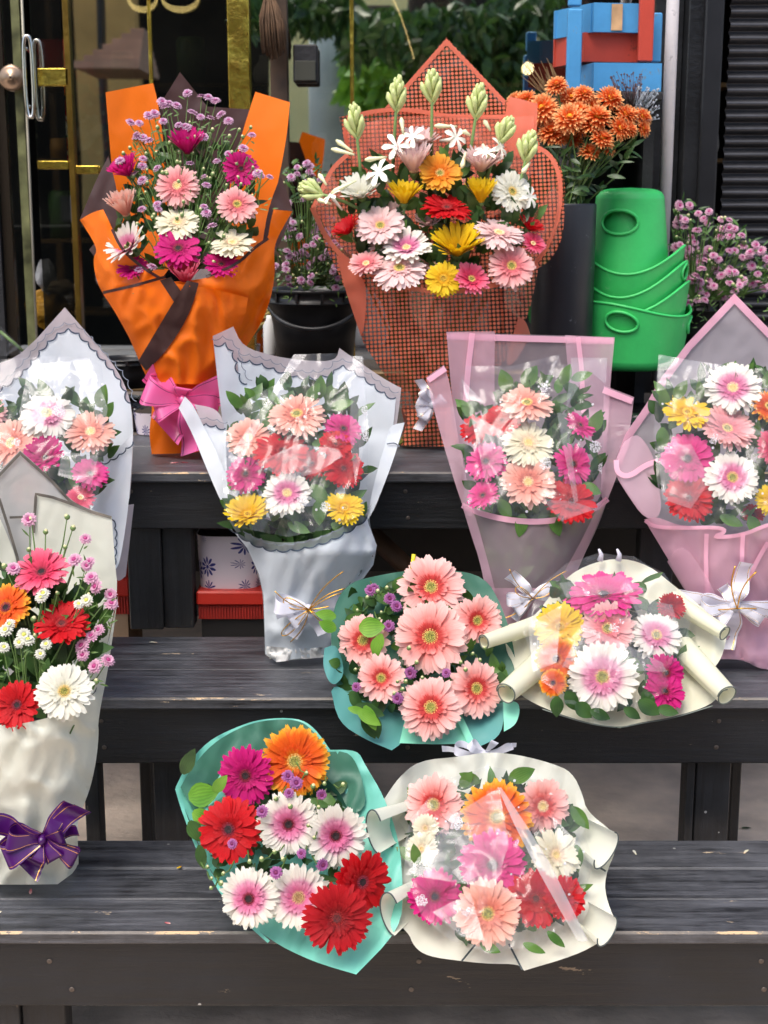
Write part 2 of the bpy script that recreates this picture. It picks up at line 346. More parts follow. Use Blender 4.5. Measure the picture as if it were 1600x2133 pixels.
def wood_mat(name, dark, worn, chip, wear=.5, rough=.42, seed=0, axis='x', chips=.665):
    m, n, l, b = nodes(name); b.inputs['Specular IOR Level'].default_value = .5
    tc = n.new('ShaderNodeTexCoord'); mp = n.new('ShaderNodeMapping'); l.new(tc.outputs['Object'], mp.inputs[0])
    mp.inputs['Location'].default_value = (seed * 3.1, seed * 1.7, seed)
    mp.inputs['Scale'].default_value = (1.8, 30, 30) if axis == 'x' else (30, 30, 1.8)
    g = n.new('ShaderNodeTexNoise'); g.inputs['Scale'].default_value = 2.6; g.inputs['Detail'].default_value = 12; g.inputs['Roughness'].default_value = .78; l.new(mp.outputs[0], g.inputs['Vector'])
    big = n.new('ShaderNodeTexNoise'); big.inputs['Scale'].default_value = 5.0; big.inputs['Detail'].default_value = 9; big.inputs['Roughness'].default_value = .7; l.new(tc.outputs['Object'], big.inputs['Vector'])
    mu = n.new('ShaderNodeMath'); mu.operation = 'MULTIPLY_ADD'; l.new(g.outputs['Fac'], mu.inputs[0]); mu.inputs[1].default_value = .65
    m3 = n.new('ShaderNodeMath'); m3.operation = 'MULTIPLY'; l.new(big.outputs['Fac'], m3.inputs[0]); m3.inputs[1].default_value = .5; l.new(m3.outputs[0], mu.inputs[2])
    r = ramp(n, [(.62 - wear * .3, dark), (.82 - wear * .12, worn)]); l.new(mu.outputs[0], r.inputs[0])
    # chips down to bare wood, and pale scuffs
    mp2 = n.new('ShaderNodeMapping'); mp2.inputs['Scale'].default_value = (5, 14, 14) if axis == 'x' else (14, 14, 5); mp2.inputs['Location'].default_value = (seed, 0, seed * 2); l.new(tc.outputs['Object'], mp2.inputs[0])
    ch = n.new('ShaderNodeTexNoise'); ch.inputs['Scale'].default_value = 2.4; ch.inputs['Detail'].default_value = 10; ch.inputs['Roughness'].default_value = .72; l.new(mp2.outputs[0], ch.inputs['Vector'])
    rc = ramp(n, [(chips - .01, (0, 0, 0)), (chips + .01, (1, 1, 1))]); l.new(ch.outputs['Fac'], rc.inputs[0])
    mx = n.new('ShaderNodeMixRGB'); l.new(rc.outputs[0], mx.inputs[0]); l.new(r.outputs[0], mx.inputs[1]); mx.inputs[2].default_value = chip
    vo = n.new('ShaderNodeTexVoronoi'); vo.inputs['Scale'].default_value = 16; l.new(tc.outputs['Object'], vo.inputs['Vector'])
    lt = n.new('ShaderNodeMath'); lt.operation = 'LESS_THAN'; l.new(vo.outputs['Distance'], lt.inputs[0]); lt.inputs[1].default_value = .045
    m4 = n.new('ShaderNodeMixRGB'); l.new(lt.outputs[0], m4.inputs[0]); l.new(mx.outputs[0], m4.inputs[1]); m4.inputs[2].default_value = L(150,150,148)
    l.new(m4.outputs[0], b.inputs['Base Color'])
    rr = ramp(n, [(.3, (rough - .1,) * 3), (.75, (rough + .22,) * 3)]); l.new(g.outputs['Fac'], rr.inputs[0]); l.new(rr.outputs[0], b.inputs['Roughness'])
    bp = n.new('ShaderNodeBump'); bp.inputs['Strength'].default_value = .5; bp.inputs['Distance'].default_value = .004
    l.new(g.outputs['Fac'], bp.inputs['Height']); l.new(bp.outputs[0], b.inputs['Normal'])
    return m
# ================================================================ SETTING
def steps_y(x): return -.004 * x
M_TREAD = [wood_mat('tread_paint_%d' % i, L(22,23,26), L(104,106,112), L(196,176,148), .56, .36, i) for i in range(3)]
M_BOARD = wood_mat('board_paint', L(7,9,12), L(26,29,35), L(120,105,88), .42, .5, 5)
M_POST = wood_mat('post_paint', L(18,19,21), L(50,51,54), L(110,98,84), .4, .55, 8, 'z')
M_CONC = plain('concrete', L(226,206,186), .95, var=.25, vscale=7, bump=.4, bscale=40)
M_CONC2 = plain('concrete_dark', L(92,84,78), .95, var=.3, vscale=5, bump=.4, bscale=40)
M_BLACK = plain('black_plastic', L(26,27,29), .38, var=.25, vscale=30, bump=.1, bscale=30)
M_BAG = plain('bag_plastic', L(12,12,14), .22, spec=.6)
M_DARK = plain('dark_paint', L(24,24,26), .6, var=.3, vscale=14, bump=.2)
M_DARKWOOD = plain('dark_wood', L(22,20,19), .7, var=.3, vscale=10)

g = MB(); g.grid([[(-30, -30, 0), (30, -30, 0)], [(-30, 40, 0), (30, 40, 0)]])
tag(g.obj('ground', M_CONC), kind='structure')
g = MB(); g.grid([[(-30, -15.1, .004), (30, -15.1, .004)], [(-30, -1.2, .004), (30, -1.2, .004)]]); tag(g.obj('road', plain('asphalt', (.03, .028, .026, 1), 1.0, spec=.0, var=.3, vscale=6, bump=.4)), kind='structure')
Z1, Z2, Z3 = .30, .569, .9075
LAND = .905
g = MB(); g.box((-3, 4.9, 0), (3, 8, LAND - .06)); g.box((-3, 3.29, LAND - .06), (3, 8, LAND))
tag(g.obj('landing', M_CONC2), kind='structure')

steps = thing('display_steps', (0, 2.0, 0), 'black painted wooden step stand of three tiers with worn grey treads, carrying all the bouquets', 'display stand')
XL, XR = -1.35, 1.15
M_EDGEW = wood_mat('worn_edge', L(60,60,62), L(140,132,122), L(200,170,130), .7, .5, 4, chips=.56)
def plank(y0, y1, z, th, k, x0=XL, x1=XR):
    m = MB(); m.box((x0, y0, z - th), (x1, y1, z), bev=.0035, edge=1); m.obj('tread_plank', [M_TREAD[k % 3], M_EDGEW if y0 in (2.093, 2.436, 2.815) else M_TREAD[k % 3]], steps)
plank(2.093, 2.205, Z1, .022, 0); plank(2.208, 2.318, Z1 - .002, .022, 1); plank(2.321, 2.433, Z1 - .001, .022, 2)
plank(2.436, 2.60, Z2, .022, 1, x1=XR); plank(2.603, 2.815, Z2 - .002, .022, 2)
plank(2.815, 2.97, Z3, .022, 0); plank(2.973, 3.13, Z3 - .002, .022, 1); plank(3.133, 3.285, Z3 - .001, .022, 2)
for y, z, hgt in ((2.11, Z1 - .0225, .118), (2.452, Z2 - .0225, .108), (2.832, Z3 - .0225, .098)):
    m = MB(); m.box((XL, y, z - hgt), (XR, y + .024, z), bev=.003); m.obj('front_board', M_BOARD, steps)
def post(pxa, pxb, y, z1, th=.05, z0=0.0):
    # post whose sides show at pxa..pxb
    k = mpp(1700 if y > 2.3 else 2120, y)
    m = MB(); m.box(((pxa - 800) * k, y, z0), ((pxb - 800) * k, y + th, z1), bev=.002); m.obj('post', M_POST, steps)
post(-60, 40, 2.14, Z1 - .025); post(46, 136, 2.15, Z1 - .027)
post(178, 208, 2.48, Z2 - .025); post(322, 392, 2.50, Z2 - .025); post(294, 316, 2.62, Z2 - .03)
post(1426, 1444, 2.478, Z2 - .025); post(1446, 1518, 2.49, Z2 - .025); post(1520, 1540, 2.62, Z2 - .03)
for a, b, y in ((268, 338, 2.86), (340, 402, 2.87), (1330, 1400, 2.87)):
    k = mpp(1220, y); m = MB(); m.box(((a - 800) * k, y, Z2 - .001), ((b - 800) * k, y + .05, Z3 - .025), bev=.002); m.obj('post', M_POST, steps)
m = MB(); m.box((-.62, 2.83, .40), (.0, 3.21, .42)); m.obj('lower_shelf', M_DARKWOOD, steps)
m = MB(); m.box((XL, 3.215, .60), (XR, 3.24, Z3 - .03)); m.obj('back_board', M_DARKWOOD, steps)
m = MB(); a = P(760, 1100, 3.0); b = P(905, 1235, 2.95); m.tube([a, b], .022, 4); m.obj('brace', plain('bare_brown', L(88,62,42), .7, var=.2), steps)
# ground beneath seen through the gaps: dirt, fallen leaves
for i in range(26):
    x = random.uniform(-1.1, 1.1); y = random.uniform(2.7, 3.15)
    if i < 5: y = random.uniform(1.93, 2.06)
    m = MB(); n_ = 6; r_ = random.uniform(.006, .016); a0 = random.uniform(0, 6)
    c_ = m.vert((x, y, .006)); ring = [m.vert((x + r_ * (1.7 if k % 3 else 1) * math.cos(a0 + k), y + r_ * .6 * math.sin(a0 + k), .004)) for k in range(6)]
    for k in range(6): m.face((c_, ring[k], ring[(k + 1) % 6]))
    tag(m.obj('fallen_leaf', M_LEAFD if i % 3 else plain('dry_leaf', L(120,95,60), .8)), 'small dead leaf lying on the concrete under the wooden steps', 'leaf', 'fallen leaves under the steps')

for x_ in (-1.1, -.52, .06, .62, 1.02):
    for (y_, z_) in ((2.11, .24), (2.11, .19), (2.452, .52), (2.452, .47), (2.832, .865), (2.832, .81)):
        m = MB(); m.lathe([(.0045, 0), (.004, -.0012), (.0005, -.0006)], (0, 0, 0), 10, M=Matrix.Translation((x_ + random.uniform(-.02, .02), y_ - .0002, z_)) @ Matrix.Rotation(R(90), 4, 'X') @ Matrix.Scale(-1, 4, (0, 0, 1))); m.obj('nail_head', plain('nail_steel', L(92,84,78), .5, metal=.6), steps)
# --- patterned pot on a red tray under the top step
def flower_pattern_mat():
    m, n, l, b = nodes('flower_print'); b.inputs['Roughness'].default_value = .35
    uv = n.new('ShaderNodeUVMap')
    v = n.new('ShaderNodeTexVoronoi'); v.inputs['Scale'].default_value = 1.0; v.inputs['Randomness'].default_value = .45; l.new(uv.outputs[0], v.inputs['Vector'])
    sb = n.new('ShaderNodeVectorMath'); sb.operation = 'SUBTRACT'; l.new(uv.outputs[0], sb.inputs[0]); l.new(v.outputs['Position'], sb.inputs[1])
    sp = n.new('ShaderNodeSeparateXYZ'); l.new(sb.outputs[0], sp.inputs[0])
    at = n.new('ShaderNodeMath'); at.operation = 'ARCTAN2'; l.new(sp.outputs[1], at.inputs[0]); l.new(sp.outputs[0], at.inputs[1])
    mu = n.new('ShaderNodeMath'); mu.operation = 'MULTIPLY'; l.new(at.outputs[0], mu.inputs[0]); mu.inputs[1].default_value = 5
    co = n.new('ShaderNodeMath'); co.operation = 'SINE'; l.new(mu.outputs[0], co.inputs[0])
    ab = n.new('ShaderNodeMath'); ab.operation = 'ABSOLUTE'; l.new(co.outputs[0], ab.inputs[0])
    # petal where |sin| > .35+k*|d-.27|
    d0 = n.new('ShaderNodeMath'); d0.operation = 'SUBTRACT'; l.new(v.outputs['Distance'], d0.inputs[0]); d0.inputs[1].default_value = .27
    d1 = n.new('ShaderNodeMath'); d1.operation = 'ABSOLUTE'; l.new(d0.outputs[0], d1.inputs[0])
    d2 = n.new('ShaderNodeMath'); d2.operation = 'MULTIPLY_ADD'; l.new(d1.outputs[0], d2.inputs[0]); d2.inputs[1].default_value = 3.6; d2.inputs[2].default_value = .35
    pt = n.new('ShaderNodeMath'); pt.operation = 'GREATER_THAN'; l.new(ab.outputs[0], pt.inputs[0]); l.new(d2.outputs[0], pt.inputs[1])
    ce = n.new('ShaderNodeMath'); ce.operation = 'LESS_THAN'; l.new(v.outputs['Distance'], ce.inputs[0]); ce.inputs[1].default_value = .115
    mx = n.new('ShaderNodeMath'); mx.operation = 'MAXIMUM'; l.new(pt.outputs[0], mx.inputs[0]); l.new(ce.outputs[0], mx.inputs[1])
    mc = n.new('ShaderNodeMixRGB'); l.new(mx.outputs[0], mc.inputs[0]); mc.inputs[1].default_value = L(226,214,220); mc.inputs[2].default_value = L(40,42,120)
    l.new(mc.outputs[0], b.inputs['Base Color']); return m
M_FPRINT = flower_pattern_mat()
M_RED = plain('red_plastic', L(196,48,34), .4, var=.12, vscale=20)
M_REDIN = plain('red_plastic_dull', L(170,45,35), .5, var=.15, vscale=20)
def planter(pxa, pxb, pyt, pyb, Y, label, name='flower_print_planter'):
    a, b = P(pxa, pyt, Y), P(pxb, pyb, Y); wd = b.x - a.x; hh = a.z - b.z; cx = (a.x + b.x) / 2; r = wd / 2
    t = thing(name, (cx, Y + r, b.z), label, 'planter')
    m = MB(); rows = []; uvs = []
    for i in range(9):
        f = i / 8; row = []; ur = []
        for k in range(40):
            an = k / 40 * 2 * math.pi; e = .55
            c, s = math.cos(an), math.sin(an)
            rr = r * (.93 + .07 * f)
            row.append((cx + rr * math.copysign(abs(c) ** e, c), Y + r + rr * math.copysign(abs(s) ** e, s), b.z + hh * f))
            ur.append((k / 40 * 2 * math.pi * r / .05 + .35, f * hh / .05 + .2))
        rows.append(row); uvs.append(ur)
    m.grid(rows, uvs, 0, True, True); m.obj('pot_wall', M_FPRINT, t)
    m = MB(); m.grid([[(cx + q * (x - cx), Y + r + q * (y - Y - r), b.z + hh - .002) for x, y, _ in rows[-1]] for q in (.97, .5, .02)], None, 0, False, True); m.obj('soil', plain('soil', L(50,40,32), .95, bump=.6), t)
    return t
planter(404, 545, 1118, 1232, 2.90, 'white planter printed with navy blue flowers, standing on the red tray under the top step')
planter(270, 420, 862, 908, 3.26, 'white planter printed with small blue flowers behind the foot of the orange bouquet')
def red_tray(pxa, pxb, pyt, pyb, Y, label):
    a, b = P(pxa, pyt, Y), P(pxb, pyb, Y)
    t = thing('red_tray', ((a.x + b.x) / 2, Y + .1, b.z), label, 'tray')
    m = MB(); m.box((a.x, Y, (a.z + b.z) / 2), (b.x, Y + .22, a.z), bev=.004); m.obj('tray_body', M_RED, t)
    m = MB(); zz = (a.z + b.z) / 2 - .0005; n_ = int((b.x - a.x) / .006)
    m.box((a.x + .004, Y + .01, b.z), (b.x - .004, Y + .21, zz))
    for k in range(n_): m.box((a.x + .004 + k * .006, Y + .006, b.z + .001), (a.x + .007 + k * .006, Y + .0098, zz - .001))
    m.obj('ribbed_skirt', M_REDIN, t)
red_tray(408, 590, 1232, 1292, 2.885, 'red plastic tray with ribbed skirt under the blue flowered planter')
a = P(408, 1292, 2.885); 
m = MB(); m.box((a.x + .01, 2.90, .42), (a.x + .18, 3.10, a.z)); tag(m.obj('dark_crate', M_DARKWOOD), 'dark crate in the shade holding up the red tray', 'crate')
red_tray(215, 272, 1205, 1282, 2.92, 'narrow red tray behind the white far left bouquet')
a = P(215, 1282, 2.92)
m = MB(); m.box((a.x, 2.93, Z2 - .15), (a.x + .05, 3.10, a.z)); tag(m.obj('wood_block', plain('pale_block', L(150,125,100), .8, var=.2)), 'pale wood block under the narrow red tray', 'block')

# ---------------------------------------------------------------- shop front
GY = 4.10
M_GOLD = plain('gold_trim', L(252,204,92), .24, metal=1.0, bump=1.0, bscale=7, var=.3, vscale=22)
M_CHROME = plain('chrome', (.75, .73, .7, 1), .12, metal=1.0)
def glass_mat(name, refl, tint):
    m, n, l, b = nodes(name); out = n['Material Output']; n.remove(b)
    gl = n.new('ShaderNodeBsdfGlossy'); gl.inputs['Roughness'].default_value = 0.015; gl.inputs[0].default_value = tint
    tc = n.new('ShaderNodeTexCoord'); nz = n.new('ShaderNodeTexNoise'); nz.inputs['Scale'].default_value = 1.2; l.new(tc.outputs['Object'], nz.inputs['Vector'])
    bp = n.new('ShaderNodeBump'); bp.inputs['Strength'].default_value = .05; bp.inputs['Distance'].default_value = .02; l.new(nz.outputs['Fac'], bp.inputs['Height']); l.new(bp.outputs[0], gl.inputs['Normal'])
    tp = n.new('ShaderNodeBsdfTransparent'); tp.inputs[0].default_value = (.9, .9, .88, 1)
    mx = n.new('ShaderNodeMixShader'); mx.inputs[0].default_value = refl; l.new(tp.outputs[0], mx.inputs[1]); l.new(gl.outputs[0], mx.inputs[2]); l.new(mx.outputs[0], out.inputs[0]); return m
M_GLASS = glass_mat('shop_glass', .72, (1, 1, .93, 1))
def rect(px0, py0, px1, py1, Y, th=.03, bev=.002, mb=None, mi=0):
    a, b = P(px0, py0, Y), P(px1, py1, Y); m = mb or MB()
    m.box((min(a.x, b.x), Y, b.z), (max(a.x, b.x), Y + th, a.z), mi, bev=bev); return m
ZT = 2.6
win = thing('shop_window', (0, GY, LAND), 'large dark shop window with gold trim reflecting the street, behind the two big bouquets', 'window')
def vrect(px0, px1, Y, z0, z1, th=.03, bev=.002):
    k = mpp(350, Y); m = MB(); m.box(((px0 - 800) * k, Y, z0), ((px1 - 800) * k, Y + th, z1), bev=bev); return m
k_ = mpp(350, GY)
X = lambda px: (px - 800) * k_
m = MB(); m.box((X(157), GY, LAND + .055), (X(1345), GY + .008, ZT)); m.obj('glass_pane', M_GLASS, win)
vrect(480, 524, GY - .03, LAND + .056, ZT, .028).obj('gold_strip', M_GOLD, win)
vrect(144, 156, GY - .02, LAND + .056, ZT, .04).obj('gold_mullion', plain('gold_dull', L(140,112,50), .3, metal=.9, var=.4, vscale=8, bump=.3, bscale=25), win)
vrect(1322, 1346, GY - .02, LAND + .056, 1.55, .02).obj('gold_strip', M_GOLD, win)
m = MB(); m.box((X(76), GY - .03, LAND + .0), (X(1345), GY + .05, LAND + .055), bev=.004); m.obj('sill', plain('sill_brass', L(110,88,58), .4, metal=.4, var=.4, vscale=16, bump=.2), win)
door = thing('glass_door', (X(40), GY, LAND), 'framed glass door at the far left with chrome pull handle and round lock', 'door')
m = MB(); m.box((X(78), GY - .004, LAND + .056), (X(142), GY + .006, ZT)); m.obj('glass_pane', M_GLASS, door)
m = MB(); m.box((X(-60), GY - .03, LAND), (X(-2), GY + .02, ZT)); m.obj('door_frame', M_DARK, door)
m = MB(); m.box((X(0), GY - .012, LAND), (X(20), GY + .02, ZT)); m.obj('door_frame', plain('bronze_frame', L(52,44,34), .35, metal=.6), door)
m = MB(); m.box((X(21), GY, LAND + .056), (X(40), GY + .006, ZT)); m.obj('glass_pane', M_GLASS, door)
m = MB(); m.box((X(41), GY - .01, LAND + .001), (X(58), GY + .008, ZT)); m.obj('door_stile', plain('stile_marble', L(96,98,66), .3, var=.7, vscale=18), door)
m = MB(); a, b = P(52, 60, GY - .012), P(76, 700, GY - .012); m.tube([(a.x, GY - .014, ZT), (b.x, GY - .014, LAND + .02)], .0035, 6); m.obj('edge_strip', plain('edge_white', L(190,185,165), .4, var=.3, vscale=5), door)
for y0, y1 in ((142, 178), (335, 352)):
    rect(77, y0, 143, y1, GY - .02, .012).obj('gold_rail', M_GOLD, door)
rect(157, 345, 205, 362, GY - .02, .012).obj('gold_rail', M_GOLD, win)
# pull handle: a long rounded loop
m = MB(); c = P(60, 160, GY - .06); h_, w_ = .105, .011; pts = []
for k in range(41):
    a = k / 40 * 2 * math.pi; pts.append((c.x + w_ * math.copysign(abs(math.cos(a)) ** .6, math.cos(a)) + .0, c.y, c.z + h_ * math.copysign(abs(math.sin(a)) ** .6, math.sin(a))))
m.tube(pts, .0052, 10, cap=False); hd = m.obj('pull_handle', M_CHROME, door)
m = MB()
for s_ in (-1, 1): m.tube([(c.x - w_, c.y + .004, c.z + s_ * .075), (c.x - w_, GY + .002, c.z + s_ * .075)], .005, 8)
m.obj('handle_mount', M_CHROME, door)
m = MB(); c = P(24, 162, GY - .03); Mx = Matrix.Translation(c) @ Matrix.Rotation(R(90), 4, 'X')
m.lathe([(.002, .012), (.009, .012), (.0095, .009), (.027, .009), (.0335, .006), (.035, 0), (.035, -.016)], n=36, M=Mx); m.obj('lock', plain('lock_steel', L(150,128,108), .3, metal=.8), door)

# inside the shop: a dark room
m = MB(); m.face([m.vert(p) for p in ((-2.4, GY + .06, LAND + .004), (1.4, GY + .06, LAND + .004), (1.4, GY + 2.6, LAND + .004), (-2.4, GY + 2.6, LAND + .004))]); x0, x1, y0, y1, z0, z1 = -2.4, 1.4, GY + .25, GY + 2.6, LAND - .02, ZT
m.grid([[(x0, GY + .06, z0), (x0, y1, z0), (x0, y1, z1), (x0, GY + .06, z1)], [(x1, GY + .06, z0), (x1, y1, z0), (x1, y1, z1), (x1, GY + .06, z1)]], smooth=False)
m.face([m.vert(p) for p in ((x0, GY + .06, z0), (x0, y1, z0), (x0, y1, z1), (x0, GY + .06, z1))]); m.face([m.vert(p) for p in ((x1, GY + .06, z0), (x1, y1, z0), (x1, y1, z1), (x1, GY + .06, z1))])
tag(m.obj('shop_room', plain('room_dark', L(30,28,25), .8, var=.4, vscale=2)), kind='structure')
fac = MB(); fac.box((-3, GY - .05, ZT + .001), (3, GY + .2, ZT + 2.2)); tag(fac.obj('shop_wall', M_DARK), kind='structure')

# wall to the right, shutter, white pole
m = MB(); m.box((X(1346) + .001, GY - .06, LAND), (X(1402), GY + .1, ZT)); m.box((X(1404), GY - .12, LAND), (X(1454), GY + .1, ZT), bev=.003); tag(m.obj('stone_wall', plain('black_stone', L(28,29,31), .35, var=.6, vscale=5, bump=.15)), 'black polished stone wall panel behind the white pole', 'wall')
sh = thing('roller_shutter', (X(1560), GY, LAND), 'black metal roller shutter with horizontal slats at the right edge', 'shutter')
vrect(1456, 1494, GY - .14, LAND, ZT, .12, .004).obj('guide_rail', plain('rail_black', L(32,33,36), .35, var=.3, vscale=8), sh)
m = MB(); rows = []; zz = LAND; per = 25.3 * k_; nsl = int((ZT - LAND) / per) + 1
prof = [(0, 0), (-.004, .08), (-.013, .18), (-.0165, .34), (-.014, .5), (-.005, .66), (0, .72), (0, .80), (.003, .82), (.003, .98)]
for i in range(nsl):
    for dy, f in prof: rows.append([(X(1494) + .001 + t * .30, GY - .06 + dy + .0012 * noise.noise(Vector((t * 9, i, dy * 30))), zz + (i + f) * per) for t in [q / 12 for q in range(13)]])
m.grid(rows, None, 0, True)
m.obj('slats', plain('slat_black', L(58,59,63), .33, metal=.35, var=.35, vscale=6, bump=.12, bscale=50), sh)
m = MB(); c = P(1390, 300, 3.74); k2 = mpp(300, 3.74)
m.tube([(c.x, 3.74, LAND), (c.x, 3.74, ZT)], 13 * k2, 20)
def scuffed(name, base, scuff, th=.66, scale=9, rough=.5):
    m, n, l, b = nodes(name); b.inputs['Roughness'].default_value = rough
    tc = n.new('ShaderNodeTexCoord'); nz = n.new('ShaderNodeTexNoise'); nz.inputs['Scale'].default_value = scale; nz.inputs['Detail'].default_value = 10; nz.inputs['Roughness'].default_value = .75; l.new(tc.outputs['Object'], nz.inputs['Vector'])
    r = ramp(n, [(.3, tuple(c * .86 for c in base[:3])), (th - .06, base[:3]), (th, scuff[:3])]); l.new(nz.outputs['Fac'], r.inputs[0]); l.new(r.outputs[0], b.inputs['Base Color'])
    bp = n.new('ShaderNodeBump'); bp.inputs['Strength'].default_value = .25; bp.inputs['Distance'].default_value = .003; l.new(nz.outputs['Fac'], bp.inputs['Height']); l.new(bp.outputs[0], b.inputs['Normal']); return m
tag(m.obj('white_pole', scuffed('pole_paint', L(205,200,200), L(70,68,78), .67, 22)), 'scuffed white round pole standing in front of the black stone wall', 'pole')

# trays: blue, red, blue, stacked on a dark stand
M_BLUE = scuffed('blue_paint', L(72,150,205), L(120,120,110), .68, 14); M_BLUED = M_BLUE
M_REDP = scuffed('red_paint', L(188,66,48), L(120,50,40), .68, 14)
def crate(pxl, pxc, pxr, pyt, pyb, Y, mat, label, posts, tape=False, bare=False):
    """open wooden tray whose corner points at the lens: left side pxl..pxc, front pxc..pxr"""
    c = P(pxc, pyb, Y); t_ = P(pxc, pyt, Y); H_ = t_.z - c.z
    r = P(pxr, pyb, Y + .02); l = P(pxl, pyb, Y + .16)
    t = thing('wooden_tray', (c.x, c.y, c.z), label, 'tray', 'painted wooden trays stacked by the white pole')
    b4 = Vector((l.x + (r.x - c.x), l.y + (r.y - c.y), 0))
    cs = [Vector((c.x, c.y, 0)), Vector((r.x, r.y, 0)), b4, Vector((l.x, l.y, 0))]
    th = .012
    for i in range(4):
        a, b = cs[i], cs[(i + 1) % 4]; dr = (b - a).normalized(); nn = Vector((-dr.y, dr.x, 0)) * th
        a2, b2 = (a + dr * th * 1.05, b - dr * .0005) if i % 2 else (a, b)
        if i % 2: b2 = b - dr * th * 1.05
        m = MB(); q = [a2, b2, b2 + nn, a2 + nn]
        v0 = [m.vert((p.x, p.y, c.z)) for p in q] + [m.vert((p.x, p.y, c.z + H_)) for p in q]
        for f in ((0, 3, 2, 1), (4, 5, 6, 7), (0, 1, 5, 4), (1, 2, 6, 5), (2, 3, 7, 6), (3, 0, 4, 7)): m.face([v0[k] for k in f], 0, False)
        m.obj('side_board', mat, t)
    m = MB(); ce = sum(cs, Vector()) / 4; q = [ce + (p - ce) * .93 for p in cs]
    v0 = [m.vert((p.x, p.y, c.z + .001)) for p in q] + [m.vert((p.x, p.y, c.z + .009)) for p in q]
    for f in ((0, 3, 2, 1), (4, 5, 6, 7), (0, 1, 5, 4), (1, 2, 6, 5), (2, 3, 7, 6), (3, 0, 4, 7)): m.face([v0[k] for k in f], 0, False)
    m.obj('tray_floor', mat, t)
    for (pa, pb, pt, pbm, Yp, pm) in posts:
        rect(pa, pt, pb, pbm, Yp, .022, .003).obj('leg', pm, t)
    if bare: rect(1275, pyt + 3, 1296, pyb - 3, Y - .002 + .006, .004, 0).obj('bare_patch', plain('bare_wood', L(186,150,110), .7, var=.25, vscale=30), t)
ZS = P(1235, 190, 3.58).z
crate(1187, 1236, 1377, 130, 189, 3.58, M_BLUE, 'lowest tray of the painted stack, blue, on the dark stand', [(1184, 1210, 18, 188, 3.545, M_BLUE), (1361, 1377, 26, 129, 3.66, M_BLUE)])
crate(1152, 1215, 1331, 67, 128, 3.62, M_REDP, 'red wooden tray in the middle of the painted stack', [(1335, 1360, -30, 128, 3.60, M_REDP)])
crate(1153, 1236, 1339, 5, 66, 3.60, M_BLUE, 'topmost tray of the painted stack, blue with a bare wood patch', [(1186, 1212, -40, 12, 3.57, M_BLUE)], bare=True)
m = MB(); a = P(1180, 192, 3.56); b = P(1376, 300, 3.56)
m.box((a.x, 3.55, a.z - .02), (b.x, 3.95, a.z), bev=.003); m.box((a.x + .03, 3.62, LAND), (a.x + .05, 3.93, a.z - .021)); m.box((b.x - .03, 3.62, LAND), (b.x - .005, 3.93, a.z - .021)); m.box((a.x + .051, 3.90, LAND), (b.x - .031, 3.92, a.z - .021))
tag(m.obj('dark_stand', M_DARK), 'dark stand carrying the stack of blue and red trays', 'stand')

# ---------------------------------------------------------------- green tubs
M_GREEN = scuffed('green_plastic', L(62,200,104), L(130,190,140), .69, 16, .42)
def tub(cx, cyy, z0, hgt, r0, r1, amp, ph, label, inverted=False, hole=None, tilt=0):
    t = thing('green_tub', (cx, cyy, z0), label, 'tub', 'nested green plastic tubs')
    n, mrow = 96, 30
    def pt(a, f, off=0):
        r = lerp(r0, r1, f) + off; top = hgt + amp * math.cos(2 * (a - ph)) * .5 + amp * .5
        z = top * f
        if inverted: z = hgt - hgt * f - amp * .5 * (math.cos(2 * (a - ph))) * f
        return Vector((cx + r * math.cos(a), cyy + r * math.sin(a), z0 + z))
    def inhole(a, f):
        if not hole: return False
        for (ha, hf, wa, wf) in hole:
            if ((math.atan2(math.sin(a - ha), math.cos(a - ha)) / wa) ** 2 + ((f - hf) / wf) ** 2) < 1: return True
        return False
    for off, nm in ((0, 'tub_wall'),):
        m = MB(); rows = [[pt(k / n * 2 * math.pi, i / mrow) for k in range(n)] for i in range(mrow + 1)]
        b0 = len(m.v)
        for row in rows:
            for p in row: m.vert(p)
        inner = [[pt(k / n * 2 * math.pi, i / mrow, -.0035) for k in range(n)] for i in range(mrow + 1)]
        b1 = len(m.v)
        for row in inner:
            for p in row: m.vert(p)
        for i in range(mrow):
            for k in range(n):
                if inhole((k + .5) / n * 2 * math.pi, (i + .5) / mrow): continue
                kk = (k + 1) % n
                m.face((b0 + i * n + k, b0 + i * n + kk, b0 + (i + 1) * n + kk, b0 + (i + 1) * n + k))
                m.face((b1 + i * n + kk, b1 + i * n + k, b1 + (i + 1) * n + k, b1 + (i + 1) * n + kk))
        m.obj(nm, M_GREEN, t)
    m = MB(); m.tube([pt(k / n * 2 * math.pi, 1, -.0015) for k in range(n + 1)], .0035, 8, cap=False); m.obj('rim', M_GREEN, t)
    # floor, its edge rounded
    m = MB(); zc = z0 + (hgt if inverted else 0); s_ = 1 if inverted else -1
    rows = [[(cx + rr * math.cos(k / n * 2 * math.pi), cyy + rr * math.sin(k / n * 2 * math.pi), zc + dz * s_) for k in range(n)] for rr, dz in ((r0, 0), (r0 - .002, .008), (r0 - .008, .016), (r0 - .018, .021), (r0 - .035, .024), (.002, .026))]
    m.grid(rows, None, 0, True, True); m.obj('tub_floor', M_GREEN, t)
    if hole:
        for (ha, hf, wa, wf) in hole:
            m = MB(); m.tube([pt(ha + wa * math.cos(q), hf + wf * math.sin(q), .0015) for q in [k / 32 * 2 * math.pi for k in range(33)]], .004, 8, cap=False); m.obj('handle_hole_rim', M_GREEN, t)
TY = 3.52; kt = mpp(600, TY)
tx = lambda px: (px - 800) * kt
tz = lambda py: P(1312, py, TY - .08).z
bc = (tx(1314), TY)
front = -math.pi / 2
